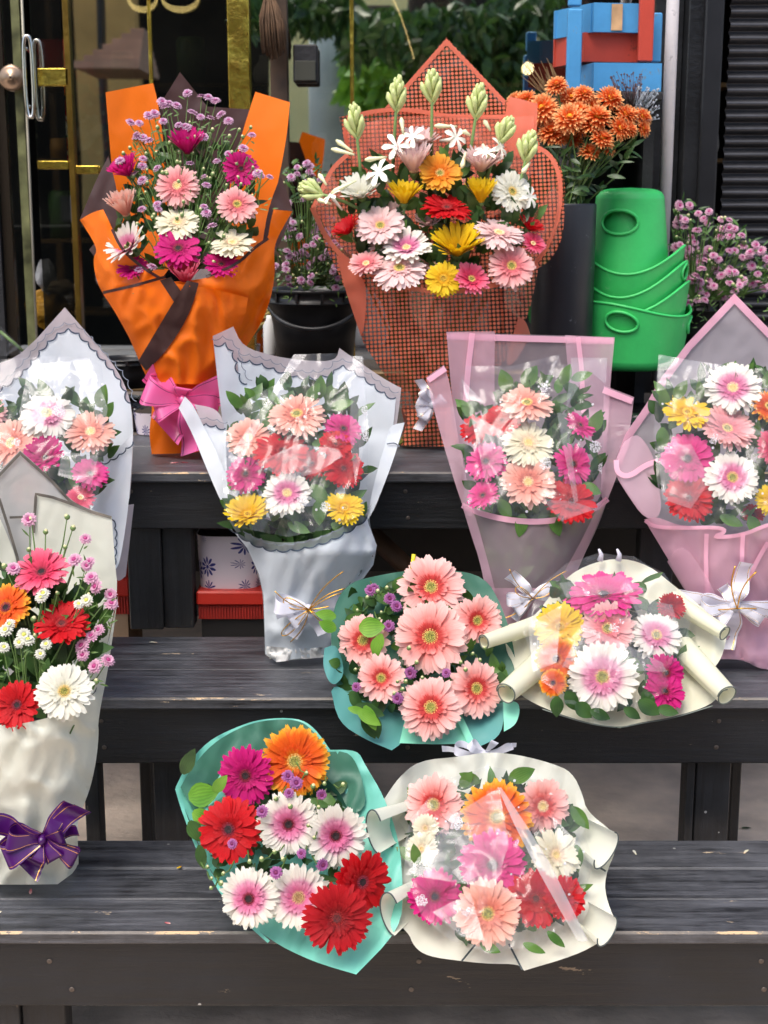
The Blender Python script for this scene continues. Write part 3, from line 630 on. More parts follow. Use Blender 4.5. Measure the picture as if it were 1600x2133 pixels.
def utub(pb, plo, phi, r, ph, label, hole=None):
    tub(*bc, tz(pb), tz(plo) - tz(pb), r * .88 * kt, r * kt, tz(phi) - tz(plo), ph, label, hole=hole)
utub(752, 658, 628, 126, front - .75, 'bottom green tub of the nested stack, with an oval hole in its front', [(front - .30, .72, .27, .17), (front + 1.32, .72, .2, .16)])
utub(726, 654, 588, 120, front + 1.25, 'second green tub from the bottom of the nested stack')
utub(690, 618, 546, 114, front + 1.2, 'third green tub from the bottom, its rim rising at the right', [(front + 1.12, .86, .17, .11)])
utub(640, 570, 513, 108, front + 1.3, 'fourth green tub from the bottom, holding the upside down one')
tub(tx(1306), TY, tz(574), tz(414) - tz(574), 70 * kt, 85 * kt, 6 * kt, front, 'upside down green tub on top of the stack, with an oval hole', inverted=True, hole=[(front - .45, .30, .52, .155)])

tub(tx(1306), TY, tz(590), tz(424) - tz(590), 58 * kt, 74 * kt, 4 * kt, front, 'extra green tub added inside the upside down one so its hole shows green', inverted=True)  # extra tub added so the hole shows green, not a dark inside
# black cylinder vase
M_VASE = scuffed('vase_black', L(34,36,42), L(120,122,128), .70, 26, .42)
vs_t = thing('black_vase', (P(1172, 600, 3.40).x, 3.40, LAND), 'tall black cylinder vase holding orange chrysanthemums beside the green tubs', 'vase')
m = MB(); rv = 66 * mpp(425, 3.40); cxv = P(1172, 600, 3.40).x; zt = P(1172, 424, 3.40 - rv).z
m.lathe([(rv * .9, LAND), (rv * .97, LAND + .005), (rv, zt - .004), (rv - .001, zt), (rv - .004, zt), (rv - .005, zt - .15), (.001, zt - .16)], (cxv, 3.40, 0), 48); m.obj('vase_body', M_VASE, vs_t)

# black buckets
def bucket(px, pyt, Y, rpx, hpx, label, handle=True, taper=.82, ribs=True):
    k = mpp(pyt, Y); r = rpx * k; c = P(px, pyt, Y); z0 = max(LAND, c.z - hpx * k)
    t = thing('black_bucket', (c.x, Y, z0), label, 'bucket', 'black plastic buckets')
    h = c.z - z0
    prof = [(.002, .004), (r * taper * .96, .004), (r * taper, 0), (r * (taper * .6 + .4) , h * .5), (r * .985, h * .80), (r * 1.0, h * .80), (r * 1.0, h * .83), (r * .985, h * .83), (r * .985, h * .95), (r * 1.03, h * .955), (r * 1.03, h), (r * .97, h), (r * .95, h * .9), (r * .8, h * .5), (.002, h * .48)]
    m = MB(); m.lathe(prof, (c.x, Y, z0), 48)
    if ribs:
        for q in range(12):
            a = q / 12 * 2 * math.pi + .2
            m.box((-.003, -.002, h * .835), (.003, .006, h * .95), M=Matrix.Translation((c.x + r * .985 * math.cos(a), Y + r * .985 * math.sin(a), z0)) @ Matrix.Rotation(a - math.pi / 2, 4, 'Z'))
    m.obj('bucket_body', M_BLACK, t)
    if handle:
        m = MB(); pts = []
        for q in range(25):
            a = q / 24 * math.pi
            x = -math.cos(a) * r * 1.05; hh = math.sin(a) * r * 1.15
            pts.append((c.x + x, Y - hh * .80 - .01 * math.sin(a) , c.z - h * .05 - hh * .62))
        m.tube(pts, [.006 if 5 < q < 19 else .004 for q in range(25)], 8); m.obj('bucket_handle', plain('handle_black', L(36,38,40), .35), t)
    return t, c, r
bucket(655, 600, 3.55, 98, 150, 'black bucket full of pink spray flowers between the orange and the coral bouquet')
bucket(262, 745, 3.42, 60, 60, 'low black bucket partly hidden behind the orange bouquet', False)
bucket(1455, 620, 3.75, 52, 130, 'square looking dark pot with pink spray flowers at the right', False)
# white bottle and dry stalks between the orange bouquet and bucket
m = MB(); c = P(563, 690, 3.62); m.lathe([(.001, -.06), (.017, -.06), (.018, -.055), (.018, .015), (.010, .03), (.009, .04), (.001, .04)], c, 20); tag(m.obj('white_bottle', plain('white_plastic', L(215,215,212), .4)), 'small white plastic bottle between the orange bouquet and the black bucket', 'bottle')
m = MB()
for i in range(7):
    a = P(505 + i * 7, 700 - (i % 3) * 8, 3.7); b = P(566, 640 + i * 9, 3.62); m.tube([a, (a + b) / 2 + Vector((0, 0, .01)), b], .004, 6)
tag(m.obj('dry_stalks', plain('stalk_tan', L(165,150,90), .7, var=.2)), 'pale cut flower stalks lying by the white bottle', 'stalks')

# black rubbish bags
def bag(c, sx, sy, sz, label, seed):
    m = MB(); n, k = 40, 72; rows = []
    for i in range(n + 1):
        f = i / n; ph = (f - .5) * math.pi; row = []
        for j in range(k):
            a = j / k * 2 * math.pi
            v = Vector((math.cos(a) * math.cos(ph), math.sin(a) * math.cos(ph), math.sin(ph)))
            q = v * 2.2 + Vector((seed * 7.7, 0, 0))
            rr = 1 + .10 * noise.noise(q) + .10 * (1 - abs(noise.noise(Vector((q.x * 1.2, q.y * 1.2, q.z * 4.5)) * 1.4)) * 2.2) + .03 * noise.noise(q * 6)
            v2 = Vector([math.copysign(abs(t) ** .7, t) for t in v]) * rr
            row.append((c[0] + v2.x * sx, c[1] + v2.y * sy, max(LAND + .002, c[2] + v2.z * sz)))
        rows.append(row)
    m.grid(rows, None, 0, True, True); tag(m.obj('rubbish_bag', M_BAG), label, 'bag')
bag((P(1330, 815, 3.55).x, 3.42, LAND + .01), .19, .14, .036, 'flat black rubbish bag under the green tubs', 1)
bag((P(245, 820, 3.35).x, 3.42, LAND + .02), .07, .09, .05, 'black rubbish bag behind the foot of the orange bouquet', 2)
m = MB(); a = P(1318, 830, 3.28); b = P(1352, 866, 3.28); m.box((a.x - .02, 3.16, Z3 + .0005), (b.x + .25, 3.27, Z3 + .022), bev=.003); tag(m.obj('grey_board', plain('grey_board', L(130,128,126), .6, var=.2)), 'grey board lying between the two pink bouquets', 'board')

# ---------------------------------------------------------------- the street opposite, seen only as reflections in the glass
def RP(px, py, Ya):
    p = P(px, py, Ya); return Vector((p.x, 2 * GY - p.y, p.z))
st = MB(); st.box((-14, -16.2, 0), (14, -15.2, 7.5)); tag(st.obj('house_backdrop', plain('opposite_dark', L(34,30,24), .9, spec=.1, var=.5, vscale=1.2)), 'dark house front added across the street to keep bright sky out of the glass', 'house')  # backdrop added to block the bright sky in the window reflection
def rbox(px0, py0, px1, py1, Ya, th, name, mat, label, cat, ground=False):
    a, b = RP(px0, py0, Ya), RP(px1, py1, Ya); m = MB(); m.box((min(a.x, b.x), a.y - th, 0 if ground else min(a.z, b.z)), (max(a.x, b.x), a.y, max(a.z, b.z)), bev=.01)
    return tag(m.obj(name, mat), label, cat)
M_YW = plain('yellow_plaster', L(240,228,160), .8, var=.15, vscale=1.5)
rbox(556, -60, 860, 700, 18.5, .3, 'yellow_house', M_YW, 'pale yellow plastered wall across the street', 'house', True)
rbox(150, -60, 285, 70, 18.5, .3, 'ochre_wall', plain('ochre', L(190,155,92), .8, var=.2, vscale=2), 'ochre upper wall across the street', 'wall', True)
for q, (x0, x1) in enumerate(((20, 60), (196, 238))): rbox(x0, -80, x1, 740, 17.8, .3, 'dark_pillar', M_DARK, 'dark pillar in front of the ochre wall across the street', 'pillar', True)
cpl = thing('concrete_column', RP(690, 300, 13.5) * Vector((1, 1, 0)).x if False else (RP(690, 300, 13.5).x, RP(690, 300, 13.5).y, 0), 'grey concrete utility pole across the street, mirrored in the window', 'pole')
m = MB(); m.tube([(RP(690, 300, 13.5).x, RP(690, 300, 13.5).y, 0), (RP(690, 300, 13.5).x, RP(690, 300, 13.5).y, 5)], 44 * mpp(300, 13.5), 28); m.obj('shaft', plain('column_grey', L(176,188,186), .8, var=.2, vscale=2), cpl)
m = MB()
for i in range(7):
    a = RP(155 + i * 4, 138 - i * 13, 14); b = RP(290, 138 - i * 13, 14); m.box((a.x + i * .06, a.y - 1.2 + i * .1, a.z - .03), (b.x, a.y + .02 - i * .06, a.z + .035))
tag(m.obj('tiled_roof', plain('roof_brown', L(160,128,108), .8, var=.2, vscale=3)), 'small brown stepped roof across the street', 'roof')
def add_leaf(mb, base, dr, up, ln, wd, mi=0, fold=.18, curl=.25, seg=4, notch=0):
    dr = dr.normalized(); sd = dr.cross(up)
    if sd.length < 1e-4: sd = dr.cross(Vector((1, 0, 0)))
    sd.normalize(); nn = sd.cross(dr).normalized()
    rows = []; uvs = []
    for i in range(seg + 1):
        t = i / seg; wv = wd * .5 * math.sin(math.pi * min(1, t * .92 + .04)) ** .8 * (1.15 - .45 * t)
        if i == seg: wv = wd * .02
        c = base + dr * ln * t - nn * curl * ln * t * t
        rows.append([c - sd * wv + nn * fold * wv, c, c + sd * wv + nn * fold * wv]); uvs.append([(0, t * 3), (.5, t * 3), (1, t * 3)])
    mb.grid(rows, uvs, mi, True)
rng = random.Random(5)
def tree(name, blobs, label, n, mat, trunk):
    t = thing(name, (trunk[0], trunk[1], 0), label, 'tree')
    m = MB()
    for i in range(n):
        bx = blobs[rng.randrange(len(blobs))]
        c = RP(bx[0] + rng.uniform(-bx[2], bx[2]), bx[1] + rng.uniform(-bx[3], bx[3]), bx[4] + rng.uniform(-.5, .5))
        dr = Vector((rng.uniform(-.6, .6), rng.uniform(-.6, .6), rng.uniform(-1, .1)))
        add_leaf(m, c, dr, Vector((rng.uniform(-1, 1), rng.uniform(-1, 1), .6)), rng.uniform(.10, .19), rng.uniform(.045, .08), seg=3)
    m.obj('crown', mat, t)
    m = MB(); x, y = trunk
    m.tube([(x, y, 0), (x + .05, y, 1.5), (x - .03, y, 3), (x, y, 4.4)], [.16, .13, .10, .06], 10)
    for b in blobs: c = RP(b[0], b[1], b[4]); m.tube([(x, y, 2.2), ((x + c.x) / 2, (y + c.y) / 2, (2.2 + c.z) / 2 + .3), c], [.05, .03, .015], 6)
    m.obj('trunk', plain('bark', L(52,42,34), .9, bump=.5), t)
tree('street_tree', [(780, 200, 45, 110, 12.5), (800, 110, 60, 60, 12.5), (745, 150, 30, 60, 12.8)], 'light green leafy tree across the street, mirrored in the window', 900, M_LEAFB, (RP(880, 200, 12.6).x, RP(880, 200, 12.6).y))
tree('dark_tree', [(1000, 120, 120, 120, 10.5), (870, 60, 150, 50, 10.5), (620, 10, 120, 35, 10.8), (960, 190, 110, 90, 10.8), (1100, 60, 70, 80, 10.6)], 'dense dark green tree across the street, mirrored in the window', 3200, M_LEAFD, (RP(990, 200, 11).x, RP(990, 200, 11).y))
rbox(880, -80, 1210, 700, 14.6, .5, 'brown_wall', plain('brown_wall', L(58,44,34), .9, var=.3, vscale=2), 'dark brown wall behind the dense tree across the street', 'wall', True)

m = MB(); m.box((-9, -4.9, 0), (9, -4.5, 1.22), bev=.01); tag(m.obj('reflection_screen', plain('reflection_screen_dark', L(22,21,18), .95, spec=.1, var=.4, vscale=2)), 'low dark wall added across the street to darken the reflection in the glass', 'wall')  # unseen wall added to hide the bright road from the window reflection
vrect(566, 602, GY - .025, LAND + .056, ZT, .023).obj('window_post', plain('post_brown', L(70,54,40), .5, var=.5, vscale=12), win)
vrect(317, 323, GY - .012, LAND + .056, ZT, .011).obj('gold_mullion', M_GOLD, win)
vrect(730, 738, GY - .012, LAND + .056, ZT, .011).obj('gold_mullion', M_GOLD, win)
# things hanging behind the glass
fl = thing('floodlight', tuple(P(638, 135, 4.05)), 'small black square floodlight hanging inside the window', 'lamp')
rect(610, 92, 662, 172, 4.02, .05, .004).obj('lamp_body', M_DARK, fl)
rect(614, 126, 658, 168, 4.012, .007, .002).obj('lamp_glass', plain('lamp_glass', L(70,70,64), .1), fl)
M_BULB = plain('bulb_light', (1, .80, .45, 1), .4, emit=9)
for px, py, r_, lab in ((1100, 142, 13, 'bright warm bulb glowing inside the shop right of the coral bouquet'),):
    m = MB(); c = P(px, py, 4.35); k = mpp(py, 4.35) * r_; m.lathe([(k * math.cos(a), k * math.sin(a)) for a in [R(-88 + i * 22) for i in range(9)]], c, 16); tag(m.obj('light_bulb', M_BULB), lab, 'lamp')
for px, w_, lab in ((296, 30, 'curved glowing lamp at the top edge left of the gold strip'), (375, 38, 'wide curved glowing lamp at the top edge beside the gold strip')):
    m = MB(); c = P(px, -6, 4.4); k = mpp(0, 4.4)
    m.tube([(c.x + math.cos(R(180 + i * 12)) * w_ * k, 4.4, c.z + math.sin(R(180 + i * 12)) * 24 * k) for i in range(16)], [.003 + .006 * math.sin(math.pi * i / 15) for i in range(16)], 8); tag(m.obj('curved_lamp', plain('lamp_warm', (1, .75, .3, 1), .4, emit=1.8)), lab, 'lamp')
fs = thing('string_lights', tuple(P(830, 60, 4.35)), 'curved string of tiny warm lights inside the window above the coral bouquet', 'string lights')
m = MB(); m.tube([P(805 + 50 * (i / 24) ** .7, -10 + 130 * i / 24, 4.35) for i in range(25)], .004, 6); m.obj('cable', M_DARK, fs)
m = MB()
for i in range(25):
    c = P(812 + 50 * (i / 24) ** .7, -10 + 130 * i / 24, 4.34); k = .0028; m.lathe([(k * math.cos(a), k * math.sin(a)) for a in [R(-85 + j * 34) for j in range(6)]], c, 6)
m.obj('lights', plain('tiny_bulb', (1, .7, .3, 1), .4, emit=3), fs)
br = thing('straw_broom', tuple(P(565, 60, 4.0)), 'brown straw broom hanging head down at the window right of the gold strip', 'broom')
m = MB()
for i in range(260):
    a = rng.uniform(-1, 1); b = rng.uniform(-1, 1); p0 = P(560 + a * 8, -12, 4.02 + b * .02); p1 = P(570 + a * 26, 118 + rng.uniform(-22, 10) - abs(a) * 18, 4.0 + b * .03)
    m.tube([p0, (p0 + p1) / 2 + Vector((a * .01, 0, 0)), p1], .0011, 3)
m.obj('bristles', plain('straw_brown', L(105,80,58), .8, var=.3, vscale=40), br)
m = MB(); m.tube([P(560, -60, 4.02), P(560, -10, 4.02)], .012, 10); m.obj('handle', M_DARKWOOD, br)
# inside near the door
def crumple(c, r, name, mat, label, cat, seed, sz=(1, .6, 1)):
    m = MB(); rows = []
    for i in range(15):
        ph = (i / 14 - .5) * math.pi
        rows.append([(c[0] + sz[0] * r * q * math.cos(a) * math.cos(ph), c[1] + sz[1] * r * q * math.sin(a) * math.cos(ph), c[2] + sz[2] * r * q * math.sin(ph)) for a in [j / 20 * 2 * math.pi for j in range(20)] for q in [1 + .45 * noise.noise(Vector((math.cos(a) * 1.6, math.sin(a) * 1.6 + seed, ph * 1.6)))]])
    m.grid(rows, None, 0, False, True); tag(m.obj(name, mat), label, cat)
crumple(P(100, 645, 4.3), .055, 'yellow_bag', plain('bag_yellow', L(205,150,40), .6), 'yellow cloth bag inside the glass door', 'bag', 3)
crumple(P(95, 575, 4.28), .030, 'plastic_bag', plain('bag_clear', L(205,205,205), .3), 'crumpled clear plastic bag on the yellow bag inside the door', 'bag', 9, (1, .6, 1.5))
crumple(P(128, 598, 4.27), .028, 'beige_cloth', plain('cloth_beige', L(190,165,130), .8), 'beige cloth on the yellow bag inside the door', 'cloth', 14, (1.5, .6, .7))
rect(124, 408, 160, 462, 4.4, .004, .001).obj('paper_notice', plain('notice', L(120,125,130), .8)).update_tag()
tag(bpy.data.objects['paper_notice'], 'small grey printed notice inside the glass door', 'notice')

goods = [('jar', 'teal glazed jar', L(70,130,130)), ('vase', 'maroon vase', L(130,40,50)), ('tin', 'ochre tin', L(190,140,60)), ('jar', 'pale glass jar', L(190,190,180)), ('vase', 'white vase', L(220,215,205)), ('tin', 'blue tin', L(60,90,150)), ('jar', 'green jar', L(80,120,60)), ('box', 'red box', L(170,50,40))]
shf = MB()
for z in (1.10, 1.32, 1.56, 1.78): shf.box((-1.05, 4.48, z - .012), (1.05, 4.72, z))
for x in (-1.05, -.35, .35, 1.05): shf.box((x - .01, 4.725, LAND), (x + .01, 4.74, 2.1))
tag(shf.obj('shop_shelf', plain('shelf_gold_brown', L(110,84,44), .4, var=.3)), 'brown shelf unit with four boards standing inside the shop window', 'shelf')
rs = random.Random(77); wh = ['left part', 'middle part', 'right part']
for zi, z in enumerate((1.10, 1.32, 1.56, 1.78)):
    x = -1.0
    while x < 1.0:
        nm, lb, cl = rs.choice(goods); r = rs.uniform(.022, .045); h = rs.uniform(.06, .15); m = MB()
        if nm == 'box': m.box((x - r, 4.52, z + .001), (x + r, 4.6, z + h), bev=.003)
        else: m.lathe([(.001, .001), (r * .8, .001), (r, h * .3), (r * .9, h * .6), (r * .5, h * .85), (r * .55, h)] if nm == 'vase' else [(.001, .001), (r, .001), (r, h * .9), (r * .8, h), (.001, h)], (x, 4.56, z), 20)
        tag(m.obj(nm, plain('goods_' + lb.replace(' ', '_'), cl, .35)), lb + ' on the shelf inside the shop window', nm, 'goods on the shop shelves')
        x += r * 2 + rs.uniform(.03, .16)
# silk flower arrangement close behind the door glass
# ================================================================ FLOWERS
def petal(mb, az, elev, z0, r0, ln, wd, rg, curl=0.0, tipn=.12, seg=6, cupw=.18, v0=0.0, v1=1.0):
    """one petal that leaves the heart at azimuth az and climbs at angle elev, bending outwards by curl"""
    ca, sa = math.cos(az), math.sin(az)
    rows = []; uvs = []
    r, z = r0, z0; tw = rg.uniform(-.25, .25)
    for i in range(seg + 1):
        t = i / seg
        e = elev - curl * t
        if i: r += ln / seg * math.cos(e); z += ln / seg * math.sin(e)
        wv = wd * .5 * ((.42 + .58 * min(1, t * 1.7)) if t < .75 else math.sqrt(max(0, 1 - ((t - .75) / .262) ** 2)) * .98 + .02)
        row = []
        for j in range(3):
            s = (j - 1)
            ex = -tipn * ln * .3 if (i == seg and j == 1 and tipn > 0) else 0
            rr = r + ex; zz = z + cupw * wv * abs(s) + tw * s * wv * t
            row.append((rr * ca - s * wv * sa, rr * sa + s * wv * ca, zz))
        rows.append(row); uvs.append([(j / 2 + az * 3.0, v0 + (v1 - v0) * t) for j in range(3)])
    mb.grid(rows, uvs)

GER = 0
def gerbera(parent, c, rad, kind, disc, tilt, yaw, cup, roll=None, stem=True, n_out=None, seed=None, label=None):
    """petals (two outer rows, an inner fringe) + flower_center + stem; c world centre of the bloom"""
    global GER; GER += 1
    rg = random.Random(seed if seed is not None else GER * 13 + 5)
    cup += rg.uniform(-4, 6); tilt += rg.uniform(-8, 8); yaw += rg.uniform(-10, 10); cr = R(max(0, cup)); droop = rg.uniform(0, 6.28); n = n_out or rg.choice([24, 26, 28, 30])
    if kind == 'salmon': n = n_out or rg.choice([19, 21, 23])
    m = MB(); tl = rad / max(.45, math.cos(cr * .75))
    tl = min(tl, rad * 1.5)
    for lay, (kk, ln, zo, el) in enumerate(((n, 1.0, 0.0, 0.0), (n, .92, .0018, R(6)), (int(n * .9), .50, .004, R(14)))):
        for i in range(kk):
            if rg.random() < .03 and lay < 2: continue
            az = (i + .5 * lay + rg.uniform(-.22, .22)) / kk * 2 * math.pi
            l_ = tl * ln * rg.uniform(.92, 1.03) - rad * .13
            wd = 2 * math.pi * rad / n * rg.uniform(.78, .98) * (.96 if lay < 2 else .55) * (1 if cup < 32 else .92)
            petal(m, az, cr + el + rg.uniform(-.13, .13) - (.22 * max(0, math.cos(az - droop)) ** 3 if cup < 32 else 0), zo * rad / .05, rad * .13, l_, wd, rg, R(rg.uniform(8, 26)) + cr * .25 if cup < 32 else R(rg.uniform(4, 14)), .12, v0=.1, v1=ln)
    for i in range(46):   # inner fringe of short florets
        az = i / 46 * 2 * math.pi + rg.uniform(-.06, .06)
        petal(m, az, max(cr, .3) + R(22) + rg.uniform(-.1, .15), .004 * rad / .05, rad * .12, rad * rg.uniform(.22, .31), rad * .052, rg, .5, 0, 3, v0=.05, v1=.3)
    o = m.obj('gerbera', PET[kind], None)
    if label: o['label'] = label
    nrm = Vector((math.sin(R(yaw)) * math.cos(R(tilt)), -math.cos(R(yaw)) * math.cos(R(tilt)), math.sin(R(tilt)))).normalized()
    q = nrm.to_track_quat('Z', 'Y') @ Matrix.Rotation(rg.uniform(0, 6.28) if roll is None else roll, 3, 'Z').to_quaternion()
    back = rad * math.sin(cr) * .5
    o.rotation_mode = 'QUATERNION'; o.rotation_quaternion = q
    o.parent = parent; o.location = Vector(c) - nrm * back - root_loc(parent)
    d1, d2 = DISC[disc]
    m = MB(); rd = rad * .155
    m.lathe([(rd * 1.02, 0), (rd, rd * .28), (rd * .8, rd * .46), (rd * .45, rd * .42), (rd * .12, rd * .30), (.0001, rd * .28)], (0, 0, .003 * rad / .05), 24)
    for lay, (rr, k, hh) in enumerate(((1.05, 26, .62), (.82, 20, .6), (1.28, 30, .60))):
        for i in range(k):
            a = i / k * 6.283 + rg.uniform(-.08, .08); x, y = rd * rr * math.cos(a), rd * rr * math.sin(a); s = rd * .075
            zt = rd * (hh + rg.uniform(-.08, .1)) + .003
            m.tube([(x * .92, y * .92, rd * .2), (x, y, zt)], [s * .6, s], 5, 1)
    fc = m.obj('flower_center', [d1, d2], None); fc.parent = o
    # calyx and stem
    m = MB(); rs = rad * .06
    m.lathe([(rad * .20, .001), (rad * .19, -rad * .08), (rad * .11, -rad * .22), (rs, -rad * .28)], (0, 0, 0), 14)
    m.tube([(0, 0, -rad * .26), (0, 0, -rad * .6), (rad * .05, 0, -rad * (1.5 if stem else .9))], rs, 7)
    sm = m.obj('stem', M_SEPAL, None); sm.parent = o
    return o

SMALL = {}
def small_mesh(kind, var):
    key = (kind, var)
    if key in SMALL: return SMALL[key]
    rg = random.Random(var * 7 + hash(kind) % 5 if False else var * 7 + len(kind)); m = MB(); r = 1.0
    for lay, (k, ln, el) in enumerate(((15, .82, R(5)), (13, .7, R(22)), (9, .45, R(50)))):
        for i in range(k):
            petal(m, (i + .5 * lay + rg.uniform(-.2, .2)) / k * 6.283, el + rg.uniform(-.1, .1), .05 * lay, .18, ln * rg.uniform(.85, 1), 6.283 / k * .75, rg, .45, 0, 3, .1)
    b0 = len(m.v); m.lathe([(.27, .05), (.25, .18), (.15, .26), (.001, .28)], (0, 0, 0), 10, 1)
    m.lathe([(.34, .0), (.30, -.22), (.12, -.42), (.07, -.5)], (0, 0, 0), 8, 2)
    o = m.obj('spray_flower', [PET[kind], plain('spray_eye_' + kind, {'lilac': L(150,60,110), 'spink': L(160,50,110), 'purple': L(110,30,80), 'swhite': L(200,200,90)}[kind], .7), M_SEPAL], None)
    me = o.data; bpy.data.objects.remove(o); SMALL[key] = me; return me
def bud_mesh():
    if 'bud' in SMALL: return SMALL['bud']
    m = MB(); m.lathe([(.001, -.6), (.35, -.55), (.62, -.2), (.62, .15), (.45, .42), (.2, .58), (.001, .6)], (0, 0, 0), 10)
    m.lathe([(.45, .38), (.36, .62), (.15, .78), (.001, .8)], (0, 0, 0), 8, 1)
    o = m.obj('bud', [M_SEPAL, plain('bud_tip', L(205,200,150), .6)], None); me = o.data; bpy.data.objects.remove(o); SMALL['bud'] = me; return me
def put(me, name, parent, c, scale, nrm, rg):
    o = bpy.data.objects.new(name, me); COL.objects.link(o); o.parent = parent
    o.rotation_mode = 'QUATERNION'; o.rotation_quaternion = nrm.normalized().to_track_quat('Z', 'Y') @ Matrix.Rotation(rg.uniform(0, 6), 3, 'Z').to_quaternion()
    o.scale = (scale,) * 3; o.location = Vector(c) - root_loc(parent); return o

# ---------------------------------------------------------------- sheets cut to an outline and bent in depth
def inside(poly, x, y):
    r = False; j = len(poly) - 1
    for i in range(len(poly)):
        xi, yi = poly[i]; xj, yj = poly[j]
        if (yi > y) != (yj > y) and x < (xj - xi) * (y - yi) / (yj - yi) + xi: r = not r
        j = i
    return r
def resample(poly, step, closed=True):
    out = []; n = len(poly)
    for i in range(n if closed else n - 1):
        a, b = poly[i], poly[(i + 1) % n]; L_ = math.hypot(b[0] - a[0], b[1] - a[1]); k = max(1, int(round(L_ / step)))
        for j in range(k): out.append((a[0] + (b[0] - a[0]) * j / k, a[1] + (b[1] - a[1]) * j / k))
    if not closed: out.append(poly[-1])
    return out
def smooth(poly, it=2, closed=True):
    """corner cutting; a point given as (x, y, 1) stays sharp"""
    pts = [(p[0], p[1], len(p) > 2) for p in poly]
    for _ in range(it):
        new = []; n = len(pts)
        for i, p in enumerate(pts):
            if p[2] or (not closed and i in (0, n - 1)): new.append(p); continue
            a, b = pts[i - 1], pts[(i + 1) % n]
            new.append((p[0] * .75 + a[0] * .25, p[1] * .75 + a[1] * .25, False)); new.append((p[0] * .75 + b[0] * .25, p[1] * .75 + b[1] * .25, False))
        pts = new
    return [(p[0], p[1]) for p in pts]
def wr(px, py, seed, amp, sc_=60.):
    q = noise.noise(Vector((px / 90, py / 90, seed))) * .5
    v = Vector((px / sc_ + q, py / (sc_ * 2.1) - q, seed * 3.3))
    a = abs(noise.noise(v * 1.25)); b = abs(noise.noise(v * 2.3 + Vector((5, 2, 1))))
    return amp * (.55 * noise.noise(v * .6) + 1.9 * a + .8 * b - .65)
def sheet(name, poly, dep, mat, parent, step=9, amp=.004, seed=1, sc_=60., flat=False, off=0.0, sm=2, thick=0):
    poly = smooth(poly, sm) if sm else [(p[0], p[1]) for p in poly]
    b = resample(poly, step)
    vs_ = [Vector(p) for p in b]; n = len(vs_)
    xs = [p[0] for p in b]; ys = [p[1] for p in b]; y = min(ys) + step * .5; k = 0
    rg = random.Random(seed)
    cell = {}
    for p in b: cell.setdefault((int(p[0] // step), int(p[1] // step)), []).append(p)
    while y < max(ys):
        x = min(xs) + (step * .5 if k % 2 else 0)
        while x < max(xs):
            jx, jy = (x + rg.uniform(-.3, .3) * step, y + rg.uniform(-.3, .3) * step) if flat else (x, y)
            cx, cy_ = int(jx // step), int(jy // step)
            near = any(math.hypot(q[0] - jx, q[1] - jy) < step * .55 for a in (-1, 0, 1) for c in (-1, 0, 1) for q in cell.get((cx + a, cy_ + c), ()))
            if not near and inside(poly, jx, jy): vs_.append(Vector((jx, jy)))
            x += step
        y += step * .87; k += 1
    r = delaunay_2d_cdt(vs_, [(i, (i + 1) % n) for i in range(n)], [list(range(n))], 1, 1e-4)
    m = MB()
    for v in r[0]: 
        m.vert(P(v.x, v.y, dep(v.x, v.y) + off + (wr(v.x, v.y, seed, amp, sc_) if amp else 0)), (v.x, v.y))
    for f in r[2]: m.face(f, 0, not flat)
    return m.obj(name, mat, parent)
def strip(name, line, wpx, dep, mat, parent, off=-.0015, side=0.0, seed=1, amp=0.0, sc_=60., step=7, curved=True):
    line = [(p[0], p[1]) for p in line]
    if curved: line = smooth(line, 2, False)
    line = resample(line, step, False)
    rows = []; uvs = []
    for i, p in enumerate(line):
        a, b = line[max(0, i - 1)], line[min(len(line) - 1, i + 1)]; dx, dy = b[0] - a[0], b[1] - a[1]; l_ = math.hypot(dx, dy) or 1
        nx, ny = -dy / l_, dx / l_; row = []; u = []
        for s in (-.5, 0, .5) if wpx > 4 else (-.5, .5):
            q = (p[0] + nx * wpx * (s + side), p[1] + ny * wpx * (s + side))
            row.append(P(q[0], q[1], dep(q[0], q[1]) + off + (wr(q[0], q[1], seed, amp, sc_) if amp else 0))); u.append(q)
        rows.append(row); uvs.append(u)
    m = MB(); m.grid(rows, uvs); return m.obj(name, mat, parent)
def scallop(line, period, height, side=1):
    """the line again with round bumps along it"""
    line = resample(smooth(line, 2, False), 3, False); out = []; s = 0; tot = sum(math.dist(a, b) for a, b in zip(line, line[1:]))
    n = max(1, round(tot / period)); per = tot / n
    for i, p in enumerate(line):
        if i: s += math.dist(line[i - 1], p)
        a, b = line[max(0, i - 1)], line[min(len(line) - 1, i + 1)]; dx, dy = b[0] - a[0], b[1] - a[1]; l_ = math.hypot(dx, dy) or 1
        h = height * abs(math.sin(math.pi * s / per)) ** .6 * side
        out.append((p[0] - dy / l_ * -h, p[1] + dx / l_ * -h))
    return out
class Dep:
    """depth of a bouquet: rows (py, cx, half width, Yc, bulge)"""
    def __init__(s, rows): s.r = rows
    def u(s, px, py):
        cx, hw, Yc, bu = table(s.r, py); u = (px - cx) / hw; return max(-1, min(1, u)), Yc, bu
    def front(s, px, py): u, Yc, bu = s.u(px, py); return Yc - bu * math.sqrt(1 - u * u * .98)
    def back(s, px, py): u, Yc, bu = s.u(px, py); return Yc + bu * .75 * math.sqrt(1 - u * u * .98)
    def mid(s, px, py): return s.u(px, py)[1]
